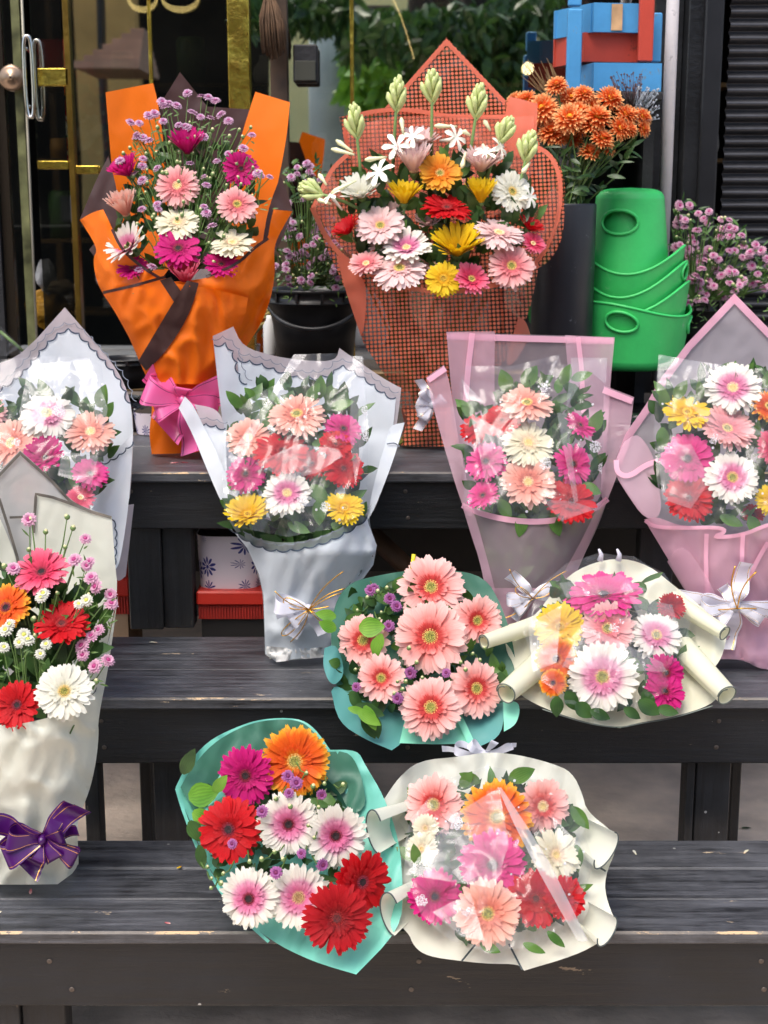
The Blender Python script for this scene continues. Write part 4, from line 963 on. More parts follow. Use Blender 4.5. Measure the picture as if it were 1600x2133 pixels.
def foliage(parent, region, depf, n, seed, mats=(None,), size=(.035, .06), off=.01, up=.5, name='foliage', grass=0):
    """leaves filling the gaps between the blooms"""
    rg = random.Random(seed); m = MB(); xs = [p[0] for p in region]; ys = [p[1] for p in region]; k = 0; gi = 0
    while k < n and gi < n * 20:
        gi += 1
        x, y = rg.uniform(min(xs), max(xs)), rg.uniform(min(ys), max(ys))
        if not inside(region, x, y): continue
        k += 1
        c = P(x, y, depf(x, y) + off + rg.uniform(0, .035))
        dr = Vector((rg.uniform(-1, 1), rg.uniform(-.9, .3), rg.uniform(-.4, 1) + up))
        mi = 0 if rg.random() < .7 else 1
        add_leaf(m, c, dr, Vector((rg.uniform(-.6, .6), -1, rg.uniform(-.2, .8))), rg.uniform(*size), rg.uniform(*size) * .55, mi)
    for k in range(grass):
        x, y = rg.uniform(min(xs), max(xs)), rg.uniform(min(ys), max(ys) - 90)
        if not inside(region, x, y): continue
        c = P(x, y, depf(x, y) + off); d_ = Vector((rg.uniform(-.5, .5), rg.uniform(-.4, .1), 1)).normalized()
        m.tube([c, c + d_ * rg.uniform(.02, .06)], .0011, 4, 1)
    return m.obj(name, [M_LEAFD, M_LEAF], parent)
def leaves(parent, specs, depf, mat, off=-.012):
    for (px, py, lp, ang, wf) in specs:
        k = mpp(py, depf(px, py)); a = R(ang); m = MB(); dr = Vector((math.cos(a), -.25, math.sin(a)))
        add_leaf(m, P(px, py, depf(px, py) + off), dr, Vector((0, -1, .35)), lp * k, lp * k * wf, fold=.15, curl=.12, seg=6)
        m.obj('leaf', mat, parent)
def sprays(parent, pts, depf, kind, rpx, seed, root, tilt=35, stems=True, budn=0, region=None, lift=0, jit=25, budpts=None, deep=False):
    """small spray flowers with thin stems running down to root (px, py)"""
    rg = random.Random(seed); st = MB()
    def stem(c, x, y):
        if deep:
            e = c + Vector((rg.uniform(-.02, .02), .055, rg.uniform(-.025, .0))); st.tube([c, c.lerp(e, .5) + Vector((0, 0, -.006)), e], [.0009, .0012, .0014], 4, cap=False); return
        rx, ry = root; e = P(lerp(x, rx, .55), min(ry, y + 120), depf(lerp(x, rx, .55), min(ry, y + 120)) + .03)
        m_ = (c + e) / 2 + Vector((rg.uniform(-.006, .006), 0, .004)); st.tube([c, m_, e], [.0009, .0012, .0014], 4, cap=False)
    cols = [kind] if isinstance(kind, str) else kind
    for i, (x, y) in enumerate(pts[:92]):
        Y = depf(x, y) + lift; c = P(x, y, Y); r = rpx * mpp(y, Y) * rg.uniform(.8, 1.1)
        nr = Vector((rg.uniform(-.45, .45), -math.cos(R(tilt + rg.uniform(-jit, jit))), math.sin(R(tilt + rg.uniform(-jit, jit)))))
        put(small_mesh(rg.choice(cols), i % 4), 'spray_flower', parent, c, r, nr, rg)
        if stems: stem(c - nr.normalized() * r * .45, x, y + 3)
    bp = list(budpts or [])
    while region and len(bp) < budn:
        x, y = rg.uniform(min(p[0] for p in region), max(p[0] for p in region)), rg.uniform(min(p[1] for p in region), max(p[1] for p in region))
        if inside(region, x, y): bp.append((x, y))
    for (x, y) in bp[:95]:
        Y = depf(x, y) + lift; c = P(x, y, Y); put(bud_mesh(), 'bud', parent, c, rpx * mpp(y, Y) * rg.uniform(.42, .62), Vector((rg.uniform(-.5, .5), -.3, 1)), rg)
        if stems: stem(c, x, y + 2)
    if stems:
        for k in range(0 if deep else len(pts) * 2):   # narrow leaves on the stems
            x, y = rg.choice(pts); y += rg.uniform(12, 70); x += rg.uniform(-6, 6); Y = depf(x, y) + lift + .006
            add_leaf(st, P(x, y, Y), Vector((rg.uniform(-1, 1), -.3, rg.uniform(-.2, 1))), Vector((0, -1, .4)), rg.uniform(.008, .02), .0035, seg=3)
        st.obj('stems', M_STEM, parent)
def bow(parent, px, py, Y, size, mat, mat2, loops, tails, seed=1, w=.20, knot=True, wire=None):
    """ribbon bow seen from the front; loops/tails: (angle deg, length factor, width factor)"""
    rg = random.Random(seed); c = P(px, py, Y); m = MB()
    def band(path, width, wdir, mi=0):
        rows = []; n = len(path)
        for i, p in enumerate(path):
            t = i / (n - 1); wv = wdir(t) * width * .5
            rows.append([p - wv, p - wv * .82, p - wv * .76, p + wv * .76, p + wv * .82, p + wv])
        b0 = len(m.v); nf = len(m.f); m.grid(rows, None, 0)
        for i in range(nf, len(m.f)):
            if (i - nf) % 5 in (1, 3): m.mi[i] = 1
    for (a, l_, wf) in loops:
        a = R(a); dr = Vector((math.cos(a), 0, math.sin(a))); pr = Vector((-math.sin(a), 0, math.cos(a))); ph = rg.uniform(-.4, .4)
        path = []
        for i in range(19):
            t = i / 18; q = math.sin(math.pi * t) ** .8
            path.append(c + dr * size * l_ * q + Vector((0, -1, 0)) * size * (.10 + .26 * math.sin(2 * math.pi * t) * l_ + .2 * q) + pr * size * .05 * math.sin(2 * math.pi * t))
        band(path, size * w * wf, lambda t, pr=pr, ph=ph: (pr * (.35 + .65 * math.sin(math.pi * t)) + Vector((0, -.25 + ph * .3, 0))))
    for (a, l_, wf) in tails:
        a = R(a); dr = Vector((math.cos(a), -.12, math.sin(a))); pr = Vector((-math.sin(a), 0, math.cos(a))); bend = rg.uniform(-.25, .25)
        path = [c + Vector((0, -.06, 0)) * size * 1.0 + dr * size * l_ * t + pr * size * bend * t * t * l_ + Vector((0, -1, 0)) * size * .12 * math.sin(3.1 * t * 2) for t in [i / 14 for i in range(15)]]
        band(path, size * w * wf, lambda t, pr=pr: (pr * (.45 + .55 * min(1, t * 2.5)) + Vector((0, .35 * math.sin(t * 5), 0))))
    if knot: m.tube([c + Vector((-size * .09, -.10 * size, 0)), c + Vector((0, -.2 * size, 0)), c + Vector((size * .09, -.10 * size, 0))], [size * .09, size * .13, size * .09], 10)
    for i, v in enumerate(m.v):
        q = Vector(v) / size * 2.2; m.v[i] = (v[0] + size * .05 * noise.noise(q), v[1] + size * .09 * noise.noise(q * 1.7), v[2] + size * .05 * noise.noise(q + Vector((7, 3, 1))))
    o = m.obj('ribbon_bow', [mat, mat2], parent)
    if wire:
        m = MB()
        for (a, l_, wf) in wire:
            a = R(a); dr = Vector((math.cos(a), 0, math.sin(a))); pr = Vector((-math.sin(a), 0, math.cos(a)))
            if wf > 0:
                pts = [c + dr * size * l_ * math.sin(math.pi * t) + pr * size * wf * math.sin(2 * math.pi * t) + Vector((0, -size * (.34 + .05 * math.sin(9 * t)), 0)) for t in [i / 20 for i in range(21)]]
            else:
                pts = [c + dr * size * l_ * t + pr * size * .1 * math.sin(3 * t) + Vector((0, -size * .34, 0)) for t in [i / 12 for i in range(13)]]
            m.tube(pts, size * .014, 5, flat=1)
        m.obj('gold_cord', M_GOLDC, parent)
    return o
M_GOLDC = plain('gold_cord', L(226,170,60), .25, metal=.9)
M_GOLDT = plain('gold_thread', L(215,160,90), .3, metal=.8)
M_RPINK = paper('ribbon_pink', L(252,118,184), .25, 1, .4, .3, .8)
M_RPINK2 = plain('ribbon_pink_line', L(120,40,80), .4)
M_RWHITE = paper('ribbon_white', L(228,228,238), .3, 1, .3, .1, .6)
M_RPURP = paper('ribbon_purple', L(74,16,100), .32, 1, .25, .1, .6)
M_CELLO = cello_mat('cellophane', .035, .10)
M_CELLO2 = cello_mat('cellophane_thick', .05, .10)

def flowers(parent, specs, depf, lift=0.0):
    for s in specs:
        px, py, dia, kind, disc, tilt, yaw, cup = s[:8]; dy = s[8] if len(s) > 8 else 0
        Y = depf(px, py) + dy + lift
        gerbera(parent, P(px, py, Y), dia / 2 * mpp(py, Y), kind, disc, tilt, yaw, cup)

M_FOLD = cello_mat('film_fold_mat', .13, .10, False)
def film_folds(parent, polys, depf, seed):
    for i, pl in enumerate(polys):
        sheet('film_fold', [(x, y, 1) for x, y in pl], lambda x, y: depf(x, y) - .047, M_FOLD, parent, step=40, seed=seed + i, amp=.006, sm=0)

for q_, (px, py, k_) in enumerate([(176,150,'red'), (205,175,'orange'), (188,215,'darkred'), (215,235,'red'), (190,262,'cream'), (170,290,'cream'), (222,290,'orange'), (205,318,'darkred')]):
    if q_ == 0: silk = thing('silk_flowers', tuple(P(195, 360, 4.32)), 'arrangement of red and cream silk flowers behind the glass left of the orange bouquet', 'flowers')
    gerbera(silk, P(px, py, 4.32), 26 * mpp(py, 4.32), k_, 'cream', 15, (q_ % 3 - 1) * 25, 22)
m = MB()
for q_ in range(60):
    rq = random.Random(q_); add_leaf(m, P(rq.uniform(165, 230), rq.uniform(150, 350), 4.35), Vector((rq.uniform(-1, 1), -.2, rq.uniform(-.6, 1))), Vector((0, -1, .3)), .05, .018)
m.obj('foliage', [M_LEAFD], silk)
# ================================================================ BOUQUETS
def bq(px, py, Y, label, group=None):
    return thing('bouquet', tuple(P(px, py, Y)), label, 'bouquet', group)
def fdep(ytop, Ytop, ybot, Ybot, cx, hw, dome):
    def f(px, py):
        t = (py - ytop) / (ybot - ytop); u = max(-1, min(1, (px - cx) / hw)); v = max(-1, min(1, 2 * t - 1))
        return lerp(Ytop, Ybot, t) - dome * math.sqrt(max(0, 1 - u * u)) * math.sqrt(max(.1, 1 - v * v * .8))
    return f

# ---------------------------------------------------------------- A orange
M_OR = paper('paper_orange', L(250,122,14), .42, 1, .22, .2)
M_BR = paper('paper_brown', L(66,42,40), .45, 1, .1, .15)
A = bq(375, 945, 3.03, 'tall bouquet in orange and brown paper with a pink ribbon, on the top step')
dA = Dep([(150, 400, 240, 3.13, .13), (440, 390, 225, 3.08, .17), (600, 385, 175, 3.05, .13), (790, 385, 72, 3.04, .06), (945, 375, 75, 3.045, .055)])
fA = fdep(190, 3.12, 590, 2.94, 385, 190, .03)
sheet('wrapping_paper', [(322,236,1),(375,150,1),(432,222,1),(525,228,1),(560,330),(575,480),(540,560),(300,560),(250,520),(240,420),(300,300)], dA.back, M_BR, A, seed=3)
sheet('wrapping_paper', [(220,192,1),(319,173,1),(330,215),(345,330),(352,560,1),(330,590),(255,540),(235,380)], dA.back, M_OR, A, seed=4, off=-.012, amp=.002)
sheet('wrapping_paper', [(532,191,1),(604,213,1),(597,290),(575,400),(556,500),(520,560,1),(485,560),(470,420),(500,290)], dA.back, M_OR, A, seed=5, off=-.014, amp=.002)
sheet('wrapping_paper', [(226,325,1),(200,375),(167,455,1),(200,500),(230,560),(260,560,1),(250,420)], lambda x, y: dA.mid(x, y) + .02, M_BR, A, seed=6)
sheet('wrapping_paper', [(585,365,1),(598,400),(610,440,1),(580,520),(540,560,1),(556,440)], lambda x, y: dA.mid(x, y) + .02, M_BR, A, seed=7)
sheet('wrapping_paper', [(186,520,1),(202,500),(215,540),(240,580),(215,560)], lambda x, y: dA.mid(x, y) + .01, M_BR, A, seed=8)
# outer collar
sheet('wrapping_paper', [(166,458,1),(192,442),(215,436,1),(232,470),(250,520),(300,560),(345,586),(380,586),(440,578),(496,552),(502,535),(530,515),(558,500),(562,468),(570,436,1),(609,440,1),(580,490),(570,520),(574,570),(560,640),(530,700),(470,780),(455,815),(320,815),(302,780),(268,700),(240,645),(205,600),(192,540),(205,518)], dA.front, M_OR, A, seed=9, amp=.016, sc_=60, step=7)
strip('paper_lining', [(232,478),(252,522),(300,562),(345,588)], 6, dA.front, M_BR, A, seed=9, amp=.016, sc_=60, side=-.3)
strip('paper_lining', [(430,578),(496,552),(530,518),(560,498)], 6, dA.front, M_BR, A, seed=9, amp=.016, sc_=60, side=-.3)
# front flaps crossing
dA2 = lambda x, y: dA.front(x, y) - .028
sheet('wrapping_paper', [(215,613,1),(345,579,1),(368,592),(440,600),(517,620,1),(512,650),(505,672),(492,700),(462,770),(458,800),(320,800),(300,760),(270,705),(240,650)], dA2, M_OR, A, seed=11, amp=.018, sc_=62, step=7)
strip('paper_lining', [(215,612),(280,597),(345,579)], 6, dA2, M_BR, A, seed=11, amp=.018, sc_=62, side=-.4, curved=False)
sheet('paper_band', [(390,584,1),(414,590,1),(400,640),(375,690),(335,745),(304,772,1),(288,752,1),(325,690),(355,640)], dA2, M_BR, A, seed=11, amp=.018, sc_=62, off=-.004, sm=1)
sheet('paper_band', [(333,584,1),(356,577,1),(382,614,1),(362,628,1)], dA2, M_BR, A, seed=11, amp=.018, sc_=62, off=-.003, sm=0)
sheet('paper_base', [(322,780,1),(455,780,1),(460,830),(450,880),(452,935,1),(405,944),(316,946,1),(310,900),(318,850),(312,815)], dA.front, M_OR, A, seed=13, amp=.008, sc_=40, off=-.006)
sheet('paper_base', [(322,780,1),(455,780,1),(460,830),(450,880),(452,935,1),(405,938),(316,938,1),(310,900),(318,850),(312,815)], dA.back, M_OR, A, seed=14, amp=.005)
regA = [(240,300),(330,240),(520,250),(550,400),(530,520),(400,575),(280,560),(225,470)]
foliage(A, [(250,400),(330,300),(480,300),(540,420),(520,530),(400,575),(280,560),(235,480)], fA, 210, 1, size=(.02, .045), off=.03, grass=120)
flowers(A, [(390,302,86,'magenta','dark',66,0,58), (262,352,80,'magenta','dark',52,-50,50), (503,350,78,'magenta','dark',18,12,24),
 (369,386,98,'pink','cream',24,0,14), (258,432,84,'peach','cream',66,-25,62,.0), (494,425,90,'pink','green',30,8,14,-.01), (370,462,98,'cream','cream',52,0,18),
 (262,508,104,'whitepink','cream',44,-26,36,-.005), (371,516,102,'magenta','dark',34,0,16,-.02), (484,505,98,'cream','cream',55,14,15), (461,548,78,'magenta','dark',55,10,20), (275,556,72,'magenta','dark',55,-15,20,.01), (385,574,88,'coral','cream',66,0,56,-.012)], fA)
sA = [(338,212),(352,214),(368,219),(345,222),(390,193),(420,200),(434,202),(449,209),(405,236),(418,243),(399,232),(272,254),(290,256),(310,240),(322,236),(460,238),(476,251),(525,281),(298,286),(310,292),(286,286),(340,252),(385,262),(372,260),(390,265),(283,280),(298,330),(296,345),(280,361),(327,350),(425,285),(475,319),(452,335),(425,368),(430,385),(395,340),(295,435),(330,435),(327,425),(425,430),(430,443),(441,470),(290,562),(317,555),(409,527),(537,360),(562,368),(507,308),(544,366),(296,375),(250,334),(438,245)]
sprays(A, sA, lambda x, y: fA(x, y), 'lilac', 12.5, 2, (385, 560), tilt=62, budn=70, region=regA)
bow(A, 385, 832, 2.965, .108, M_RPINK, M_RPINK2, [(18,.95,1.5), (160,.75,1.5), (-8,.7,1.4), (195,.55,1.3), (75,.25,1)], [(150,.85,1.3), (-72,1.0,1.2), (228,.7,2.0), (12,.9,1.3), (205,.55,.5)], 3, w=.36)

# ---------------------------------------------------------------- B coral net film
M_CORAL = paper('film_coral', L(240,132,104), .3, .86, .3, .1)
M_NET = mesh_film_mat('film_coral_dots', L(238,128,96), L(70,50,26))
M_NETI = M_NET
B = bq(900, 930, 3.12, 'largest bouquet, with tuberoses, in coral dotted net film on the top step')
dB = Dep([(80, 930, 260, 3.26, .15), (430, 912, 265, 3.20, .18), (600, 915, 210, 3.18, .17), (760, 925, 165, 3.16, .12), (850, 910, 75, 3.14, .07), (930, 915, 88, 3.14, .07)])
fB = fdep(200, 3.22, 610, 3.02, 915, 250, .03)
pk = [(795,235,1),(930,78,1),(1062,218,1),(1050,330),(800,330)]
sheet('wrapping_film', pk, dB.back, M_NET, B, seed=21, amp=.002)
strip('film_border', [(795,232),(930,80),(1060,216)], 9, dB.back, M_CORAL, B, side=.5, curved=False)
bk = [(707,244,1),(780,226),(850,220),(940,238),(1030,236),(1064,200,1),(1120,216,1),(1117,300),(1150,318),(1177,365),(1177,430),(1160,500),(1110,580),(1000,610),(850,600),(740,545),(690,490),(648,430,1),(668,390),(690,345),(722,318,1)]
sheet('wrapping_film', bk, dB.back, M_NET, B, seed=22, amp=.004, off=-.02)
sheet('wrapping_film', [(722,262,1),(850,240),(1050,250),(1060,330),(1040,480),(800,480),(735,400)], dB.back, M_NET, B, seed=24, amp=.006, off=-.034)
strip('film_border', [(722,320),(710,244),(780,226),(850,222),(940,240),(1064,238)], 9, dB.back, M_CORAL, B, side=.5, off=-.026, curved=True)
sheet('film_border', [(1062,201,1),(1120,216,1),(1117,300),(1100,330),(1052,320),(1050,240)], dB.back, M_CORAL, B, seed=23, amp=.003, off=-.028)
strip('film_border', [(1117,300),(1150,318),(1172,365),(1172,430),(1157,500),(1112,560)], 9, dB.mid, M_CORAL, B, side=.5, off=-.0)
strip('film_border', [(722,318),(690,345),(668,390),(648,432)], 9, dB.mid, M_CORAL, B, side=-.5)
M_CHAZE = paper('film_coral_haze', L(250,160,136), .25, .34, .4, .2)
sheet('wrapping_film', [(722,262,1),(850,238),(1050,246),(1112,240,1),(1112,330),(1090,430),(960,470),(820,460),(740,400)], dB.back, M_CHAZE, B, seed=29, amp=.010, off=-.045, sc_=50)
sheet('wrapping_film', [(652,436,1),(690,350),(712,400),(730,470),(790,560),(830,592,1),(745,556),(700,520)], dB.front, M_CHAZE, B, seed=30, amp=.010, off=.03, sc_=50)
sheet('wrapping_film', [(1112,560,1),(1150,500),(1168,440),(1160,380),(1120,430),(1090,500),(1060,585,1)], dB.front, M_CHAZE, B, seed=31, amp=.010, off=.03, sc_=50)
# front body
fr = [(648,430,1),(668,480),(700,528),(745,560),(800,590),(870,608),(940,612),(1010,606),(1080,582),(1125,555),(1150,500),(1177,430,1),(1172,500),(1145,545),(1118,560,1),(1105,640),(1085,690),(1060,745),(1010,790),(960,810),(938,850),(940,880),(958,930,1),(830,930,1),(850,880),(838,850),(815,800),(760,720,1),(752,700),(720,600),(672,500)]
sheet('wrapping_film', fr, dB.front, M_NET, B, step=9, seed=25, amp=.008, sc_=80)
strip('film_border', [(650,432),(672,482),(703,526),(745,557),(800,586),(870,604),(940,608),(1010,601),(1080,577),(1122,552)], 10, dB.front, M_CORAL, B, off=-.003, seed=25, amp=.008, sc_=80)
sheet('wrapping_film', [(700,530,1),(745,560),(765,600),(760,680),(752,700,1),(718,600)], dB.front, M_CORAL, B, seed=25, amp=.008, sc_=80, off=-.006)
sheet('wrapping_film', [(1050,600,1),(1122,556,1),(1110,620),(1098,660),(1082,700),(1060,740),(1050,690)], dB.front, M_NET, B, seed=27, amp=.006, off=-.010)
sheet('wrapping_film', [(1080,660,1),(1096,668),(1106,700,1),(1070,760),(1050,760)], dB.front, M_CORAL, B, seed=27, amp=.006, off=-.012)
sheet('wrapping_film', [(835,850,1),(940,850,1),(955,900),(958,928,1),(828,928,1),(845,890)], dB.back, M_CORAL, B, seed=28, amp=.004)
foliage(B, [(700,420),(800,330),(1050,330),(1120,420),(1100,520),(1000,590),(850,590),(740,530)], fB, 260, 5, size=(.028, .050), off=.03)
m = MB(); rg = random.Random(9)
for i in range(34):
    a = P(rg.uniform(760, 1060), 590, 3.15 + rg.uniform(-.06, .06)); b = P(890 + rg.uniform(-25, 25), 860, 3.14 + rg.uniform(-.03, .03)); c_ = P(890 + (rg.uniform(-60, 60)), 925, 3.14 + rg.uniform(-.04, .04)); m.tube([a, b, c_], .0028, 6)
m.obj('stems', plain('stem_pale', L(120,125,50), .6, var=.3), B)
flowers(B, [(862,338,100,'pale','cream',68,-10,60), (876,292,86,'pale','cream',68,8,50,.03), (1004,338,96,'pale','cream',66,8,52), (917,358,96,'amber','green',32,-8,18), (842,406,84,'yellow','yel',70,-6,60), (1002,404,80,'yellow','yel',70,4,60),
 (931,430,108,'red','redc',56,0,14), (750,396,98,'white','green',60,-14,46), (1068,398,96,'white','green',30,30,16), (792,466,108,'pale','green',42,-12,20), (1040,483,112,'pale','cream',60,10,12),
 (846,510,104,'whitepink','cream',52,-10,30), (722,476,70,'red','redc',50,-55,40), (1106,470,64,'red','redc',50,50,40,.03), (1112,505,56,'coral','cream',50,30,30,.02), (952,510,122,'yellow','yel',60,0,50), (832,560,120,'pale','green',48,-4,10,-.01),
 (924,580,82,'yellow','yel',24,0,12,-.02), (984,578,80,'coral','green',30,20,26,-.01), (1066,553,104,'pink','green',34,10,16), (800,505,70,'pale','cream',60,-20,30,.03), (890,460,60,'pale','cream',60,0,40,.04), (985,440,60,'pink','cream',65,0,40,.05), (820,440,60,'pale','cream',65,0,40,.05), (900,545,70,'pale','cream',60,0,30,.04), (762,546,76,'pink','cream',50,-20,30)], fB)
def tuberose(parent, px, py, Y, lean, seed, tall=56, n=17, blooms=()):
    """a spike: stalk, whorls of long buds, open white stars"""
    rg = random.Random(seed); k = mpp(py, Y); c = P(px, py, Y); ax = Vector((math.sin(R(lean)), -.05, math.cos(R(lean)))).normalized()
    m = MB(); m.tube([c - ax * 150 * k + Vector((math.sin(R(lean)) * 30 * k, .02, 0)), c - ax * 60 * k, c, c + ax * tall * k * .7], [.004, .0036, .003, .002], 8); o = m.obj('tuberose_spike', plain('tuberose_stalk', L(128,160,96), .5, var=.15), parent)
    m = MB()
    for i in range(n):
        f = i / (n - 1); a = i * 2.4; e = lerp(.50, .16, f)
        side = ax.orthogonal().normalized(); side = Matrix.Rotation(a, 3, ax) @ side
        b0 = c + ax * (f * tall - 14) * k; dr = (ax + side * e).normalized(); ln = lerp(48, 18, f) * k * rg.uniform(.9, 1.1)
        bd = [b0, b0 + dr * ln * .35 + side * 3 * k, b0 + dr * ln * .75 + side * 4 * k, b0 + dr * ln + side * 2 * k]
        m.tube(bd, [2.6 * k, lerp(5.2, 3, f) * k, lerp(7.0, 3.6, f) * k, 1.8 * k], 8, 0)
    m.obj('buds', plain('tuberose_bud', L(196,208,140), .45, var=.18, vscale=50), None).parent = o
    bpy.data.objects[-1] if False else None
    for ch in [x for x in bpy.data.objects if x.parent == o]: ch.location = -root_loc(o)
    return o
for i, (px, py, ln, ta) in enumerate([(743,268,-6,60), (826,212,4,60), (900,195,0,58), (992,228,8,62), (1046,278,22,46), (1096,318,12,56), (662,392,-72,40)]):
    tuberose(B, px, py + 10, fB(px, py + 90) + .02, ln, i + 3, ta)
def star(parent, px, py, Y, rpx, tilt, yaw, seed, tube_ang):
    rg = random.Random(seed); m = MB(); k = mpp(py, Y); 
    for i in range(6): petal(m, i * 1.047 + rg.uniform(-.1, .1), R(18), .0, .12 * rpx * k, rpx * k * .95, rpx * k * .40, rg, R(40), 0, 5, .3)
    m.tube([(0, 0, 0), (0, 0, -rpx * k * .6), (rpx * k * .25, 0, -rpx * k * 1.7)], [rpx * k * .2, rpx * k * .16, rpx * k * .1], 8)
    o = m.obj('tuberose_bloom', M_TUB, None); o.parent = parent
    nr = Vector((math.sin(R(yaw)) * math.cos(R(tilt)), -math.cos(R(yaw)) * math.cos(R(tilt)), math.sin(R(tilt))))
    o.rotation_mode = 'QUATERNION'; o.rotation_quaternion = nr.to_track_quat('Z', 'Y') @ Matrix.Rotation(R(tube_ang), 3, 'Z').to_quaternion(); o.location = P(px, py, Y) - root_loc(parent)
M_TUB = plain('tuberose_white', L(246,244,228), .45)
for i, (px, py, r_, t_, y_) in enumerate([(826,305,30,20,10), (860,284,26,25,-30), (950,286,28,15,40), (790,358,34,35,-40), (1012,318,26,60,0), (1042,306,26,20,60), (1104,410,26,10,50), (690,408,22,50,-60)]):
    star(B, px, py, fB(px, py) - .02, r_, t_, y_, i, i * 50)
for a, b in (((700,292),(735,316)), ((690,310),(738,322)), ((760,333),(806,327)), ((905,262),(952,264)), ((1008,250),(1022,272)), ((964,272),(980,282)), ((1018,330),(1006,300)), ((836,245),(840,280)), ((664,362),(680,385)), ((690,402),(742,376)), ((660,415),(690,425)), ((1088,360),(1104,338)), ((962,350),(970,318))):
    p0 = P(*b, fB(*b) - .012); p1 = P(*a, fB(*a) - .018); m = MB(); m.tube([p0, p0.lerp(p1, .45), p0.lerp(p1, .8), p1], [.0022, .0038, .0058, .0022], 8); m.obj('long_bud', plain('long_bud', L(228,228,185), .45, var=.12, vscale=40), B)
bow(B, 898, 842, 3.045, .062, M_RWHITE, M_GOLDC, [(150,.5,1.0), (200,.55,1.0), (120,.6,.9), (235,.6,.9), (30,.5,1.1)], [(105,.95,.9), (255,.95,.9), (180,.4,.8)], 5, w=.34)

# ---------------------------------------------------------------- printed white papers
M_FROST = paper('paper_frost', L(206,198,204), .32, .85, .35, .12)
M_WHT = paper('paper_white', L(232,240,246), .35, .97, .4, .12)
M_LINE = plain('print_line', L(44,62,84), .4)
M_LINE2 = plain('print_line_grey', L(120,126,140), .4)
def scal_sheet(parent, line, close, dep, seed, amp, sc_, off=-.002, per=26, hgt=8, side=1, inner=13):
    ln = scallop(line, per, hgt, side)
    sheet('printed_panel', [(p[0], p[1]) for p in ln] + close, dep, M_WHT, parent, seed=seed, amp=amp, sc_=sc_, off=off, sm=0)
    strip('printed_line', ln, 2.6, dep, M_LINE, parent, off=off - .0015, seed=seed, amp=amp, sc_=sc_, step=4, curved=False)
    dx = 0; sml = resample(smooth(line, 2, False), 6, False); ofs = []
    for i, p in enumerate(sml):
        a, b = sml[max(0, i - 1)], sml[min(len(sml) - 1, i + 1)]; vx, vy = b[0] - a[0], b[1] - a[1]; l_ = math.hypot(vx, vy) or 1
        ofs.append((p[0] - vy / l_ * inner * side, p[1] + vx / l_ * inner * side))
    strip('printed_line', scallop(ofs, per * .9, hgt * .8, side), 1.6, dep, M_LINE2, parent, off=off - .0015, seed=seed, amp=amp, sc_=sc_, step=4, curved=False)

C = bq(120, 1345, 2.68, 'white scalloped paper bouquet with pointed back, far left on the middle step', None)
dC = Dep([(640, 110, 180, 2.83, .10), (900, 100, 180, 2.78, .13), (1100, 95, 170, 2.74, .12), (1250, 110, 110, 2.70, .08), (1345, 120, 80, 2.69, .06)])
fC = fdep(780, 2.76, 1080, 2.62, 100, 170, .03)
oC = [(135,640,1),(200,715),(245,770),(272,830),(279,900),(274,1000),(268,1060),(150,1090),(-60,1090),(-70,860),(-60,757),(30,757)]
sheet('wrapping_paper', oC, dC.back, M_FROST, C, seed=31, amp=.003)
scal_sheet(C, [(-40,830),(28,790),(62,752),(100,705),(142,676),(176,700),(226,756),(256,790),(272,840)], [(277,900),(272,1000),(262,1060),(100,1090),(-60,1090)], dC.back, 31, .003, 60, side=-1)
sheet('wrapping_paper', [(212,948,1),(240,942),(277,903,1),(272,1010),(262,1100),(246,1190),(228,1180),(226,1090),(190,1062,1)], dC.mid, M_WHT, C, seed=33, amp=.004, off=-.06)
strip('printed_line', scallop([(212,965),(243,950),(277,920)], 22, 5, -1), 2.6, dC.mid, M_LINE, C, off=-.064, seed=33, amp=.004, step=4, curved=False)
strip('printed_line', scallop([(233,1082),(240,1110),(236,1180)], 18, 5, 1), 2.6, dC.mid, M_LINE, C, off=-.064, seed=33, amp=.004, step=4, curved=False)
sheet('wrapping_paper', [(264,1052,1),(279,1050,1),(262,1200,1),(244,1215),(236,1180)], dC.mid, M_FROST, C, seed=34, amp=.003, off=-.02)
sheet('wrapping_paper', [(-50,1070,1),(100,1095),(190,1064),(230,1080),(246,1190),(225,1250),(195,1300),(200,1345,1),(40,1345,1),(30,1260),(-40,1150)], dC.front, M_WHT, C, seed=35, amp=.006)
foliage(C, [(-40,850),(60,820),(230,860),(225,1010),(150,1080),(-40,1080)], fC, 150, 7, size=(.03, .052), off=.03)
flowers(C, [(97,863,128,'whitepink','green',48,0,8), (188,898,110,'peach','cream',50,6,14), (22,922,115,'peach','green',35,-10,12), (92,948,98,'magenta','dark',52,0,34,-.01), (188,985,80,'hot','dark',45,10,20), (168,1036,64,'coral','cream',40,10,14), (60,1020,90,'peach','cream',40,0,14), (-30,860,90,'pink','cream',30,0,14)], fC)
leaves(C, [(205,848,52,70,.6), (100,830,45,110,.6), (218,870,40,60,.6), (140,950,60,-110,.55), (150,975,50,-80,.5), (5,860,45,120,.6)], fC, M_LEAF, off=.01)
sheet('cellophane', [(-50,752,1),(90,742),(184,745,1),(212,762),(222,850),(224,950),(205,1030),(190,1066,1),(100,1080),(-50,1075)], lambda x, y: fC(x, y) - .035, M_CELLO, C, step=14, seed=36, amp=.016, sc_=85, sm=0)

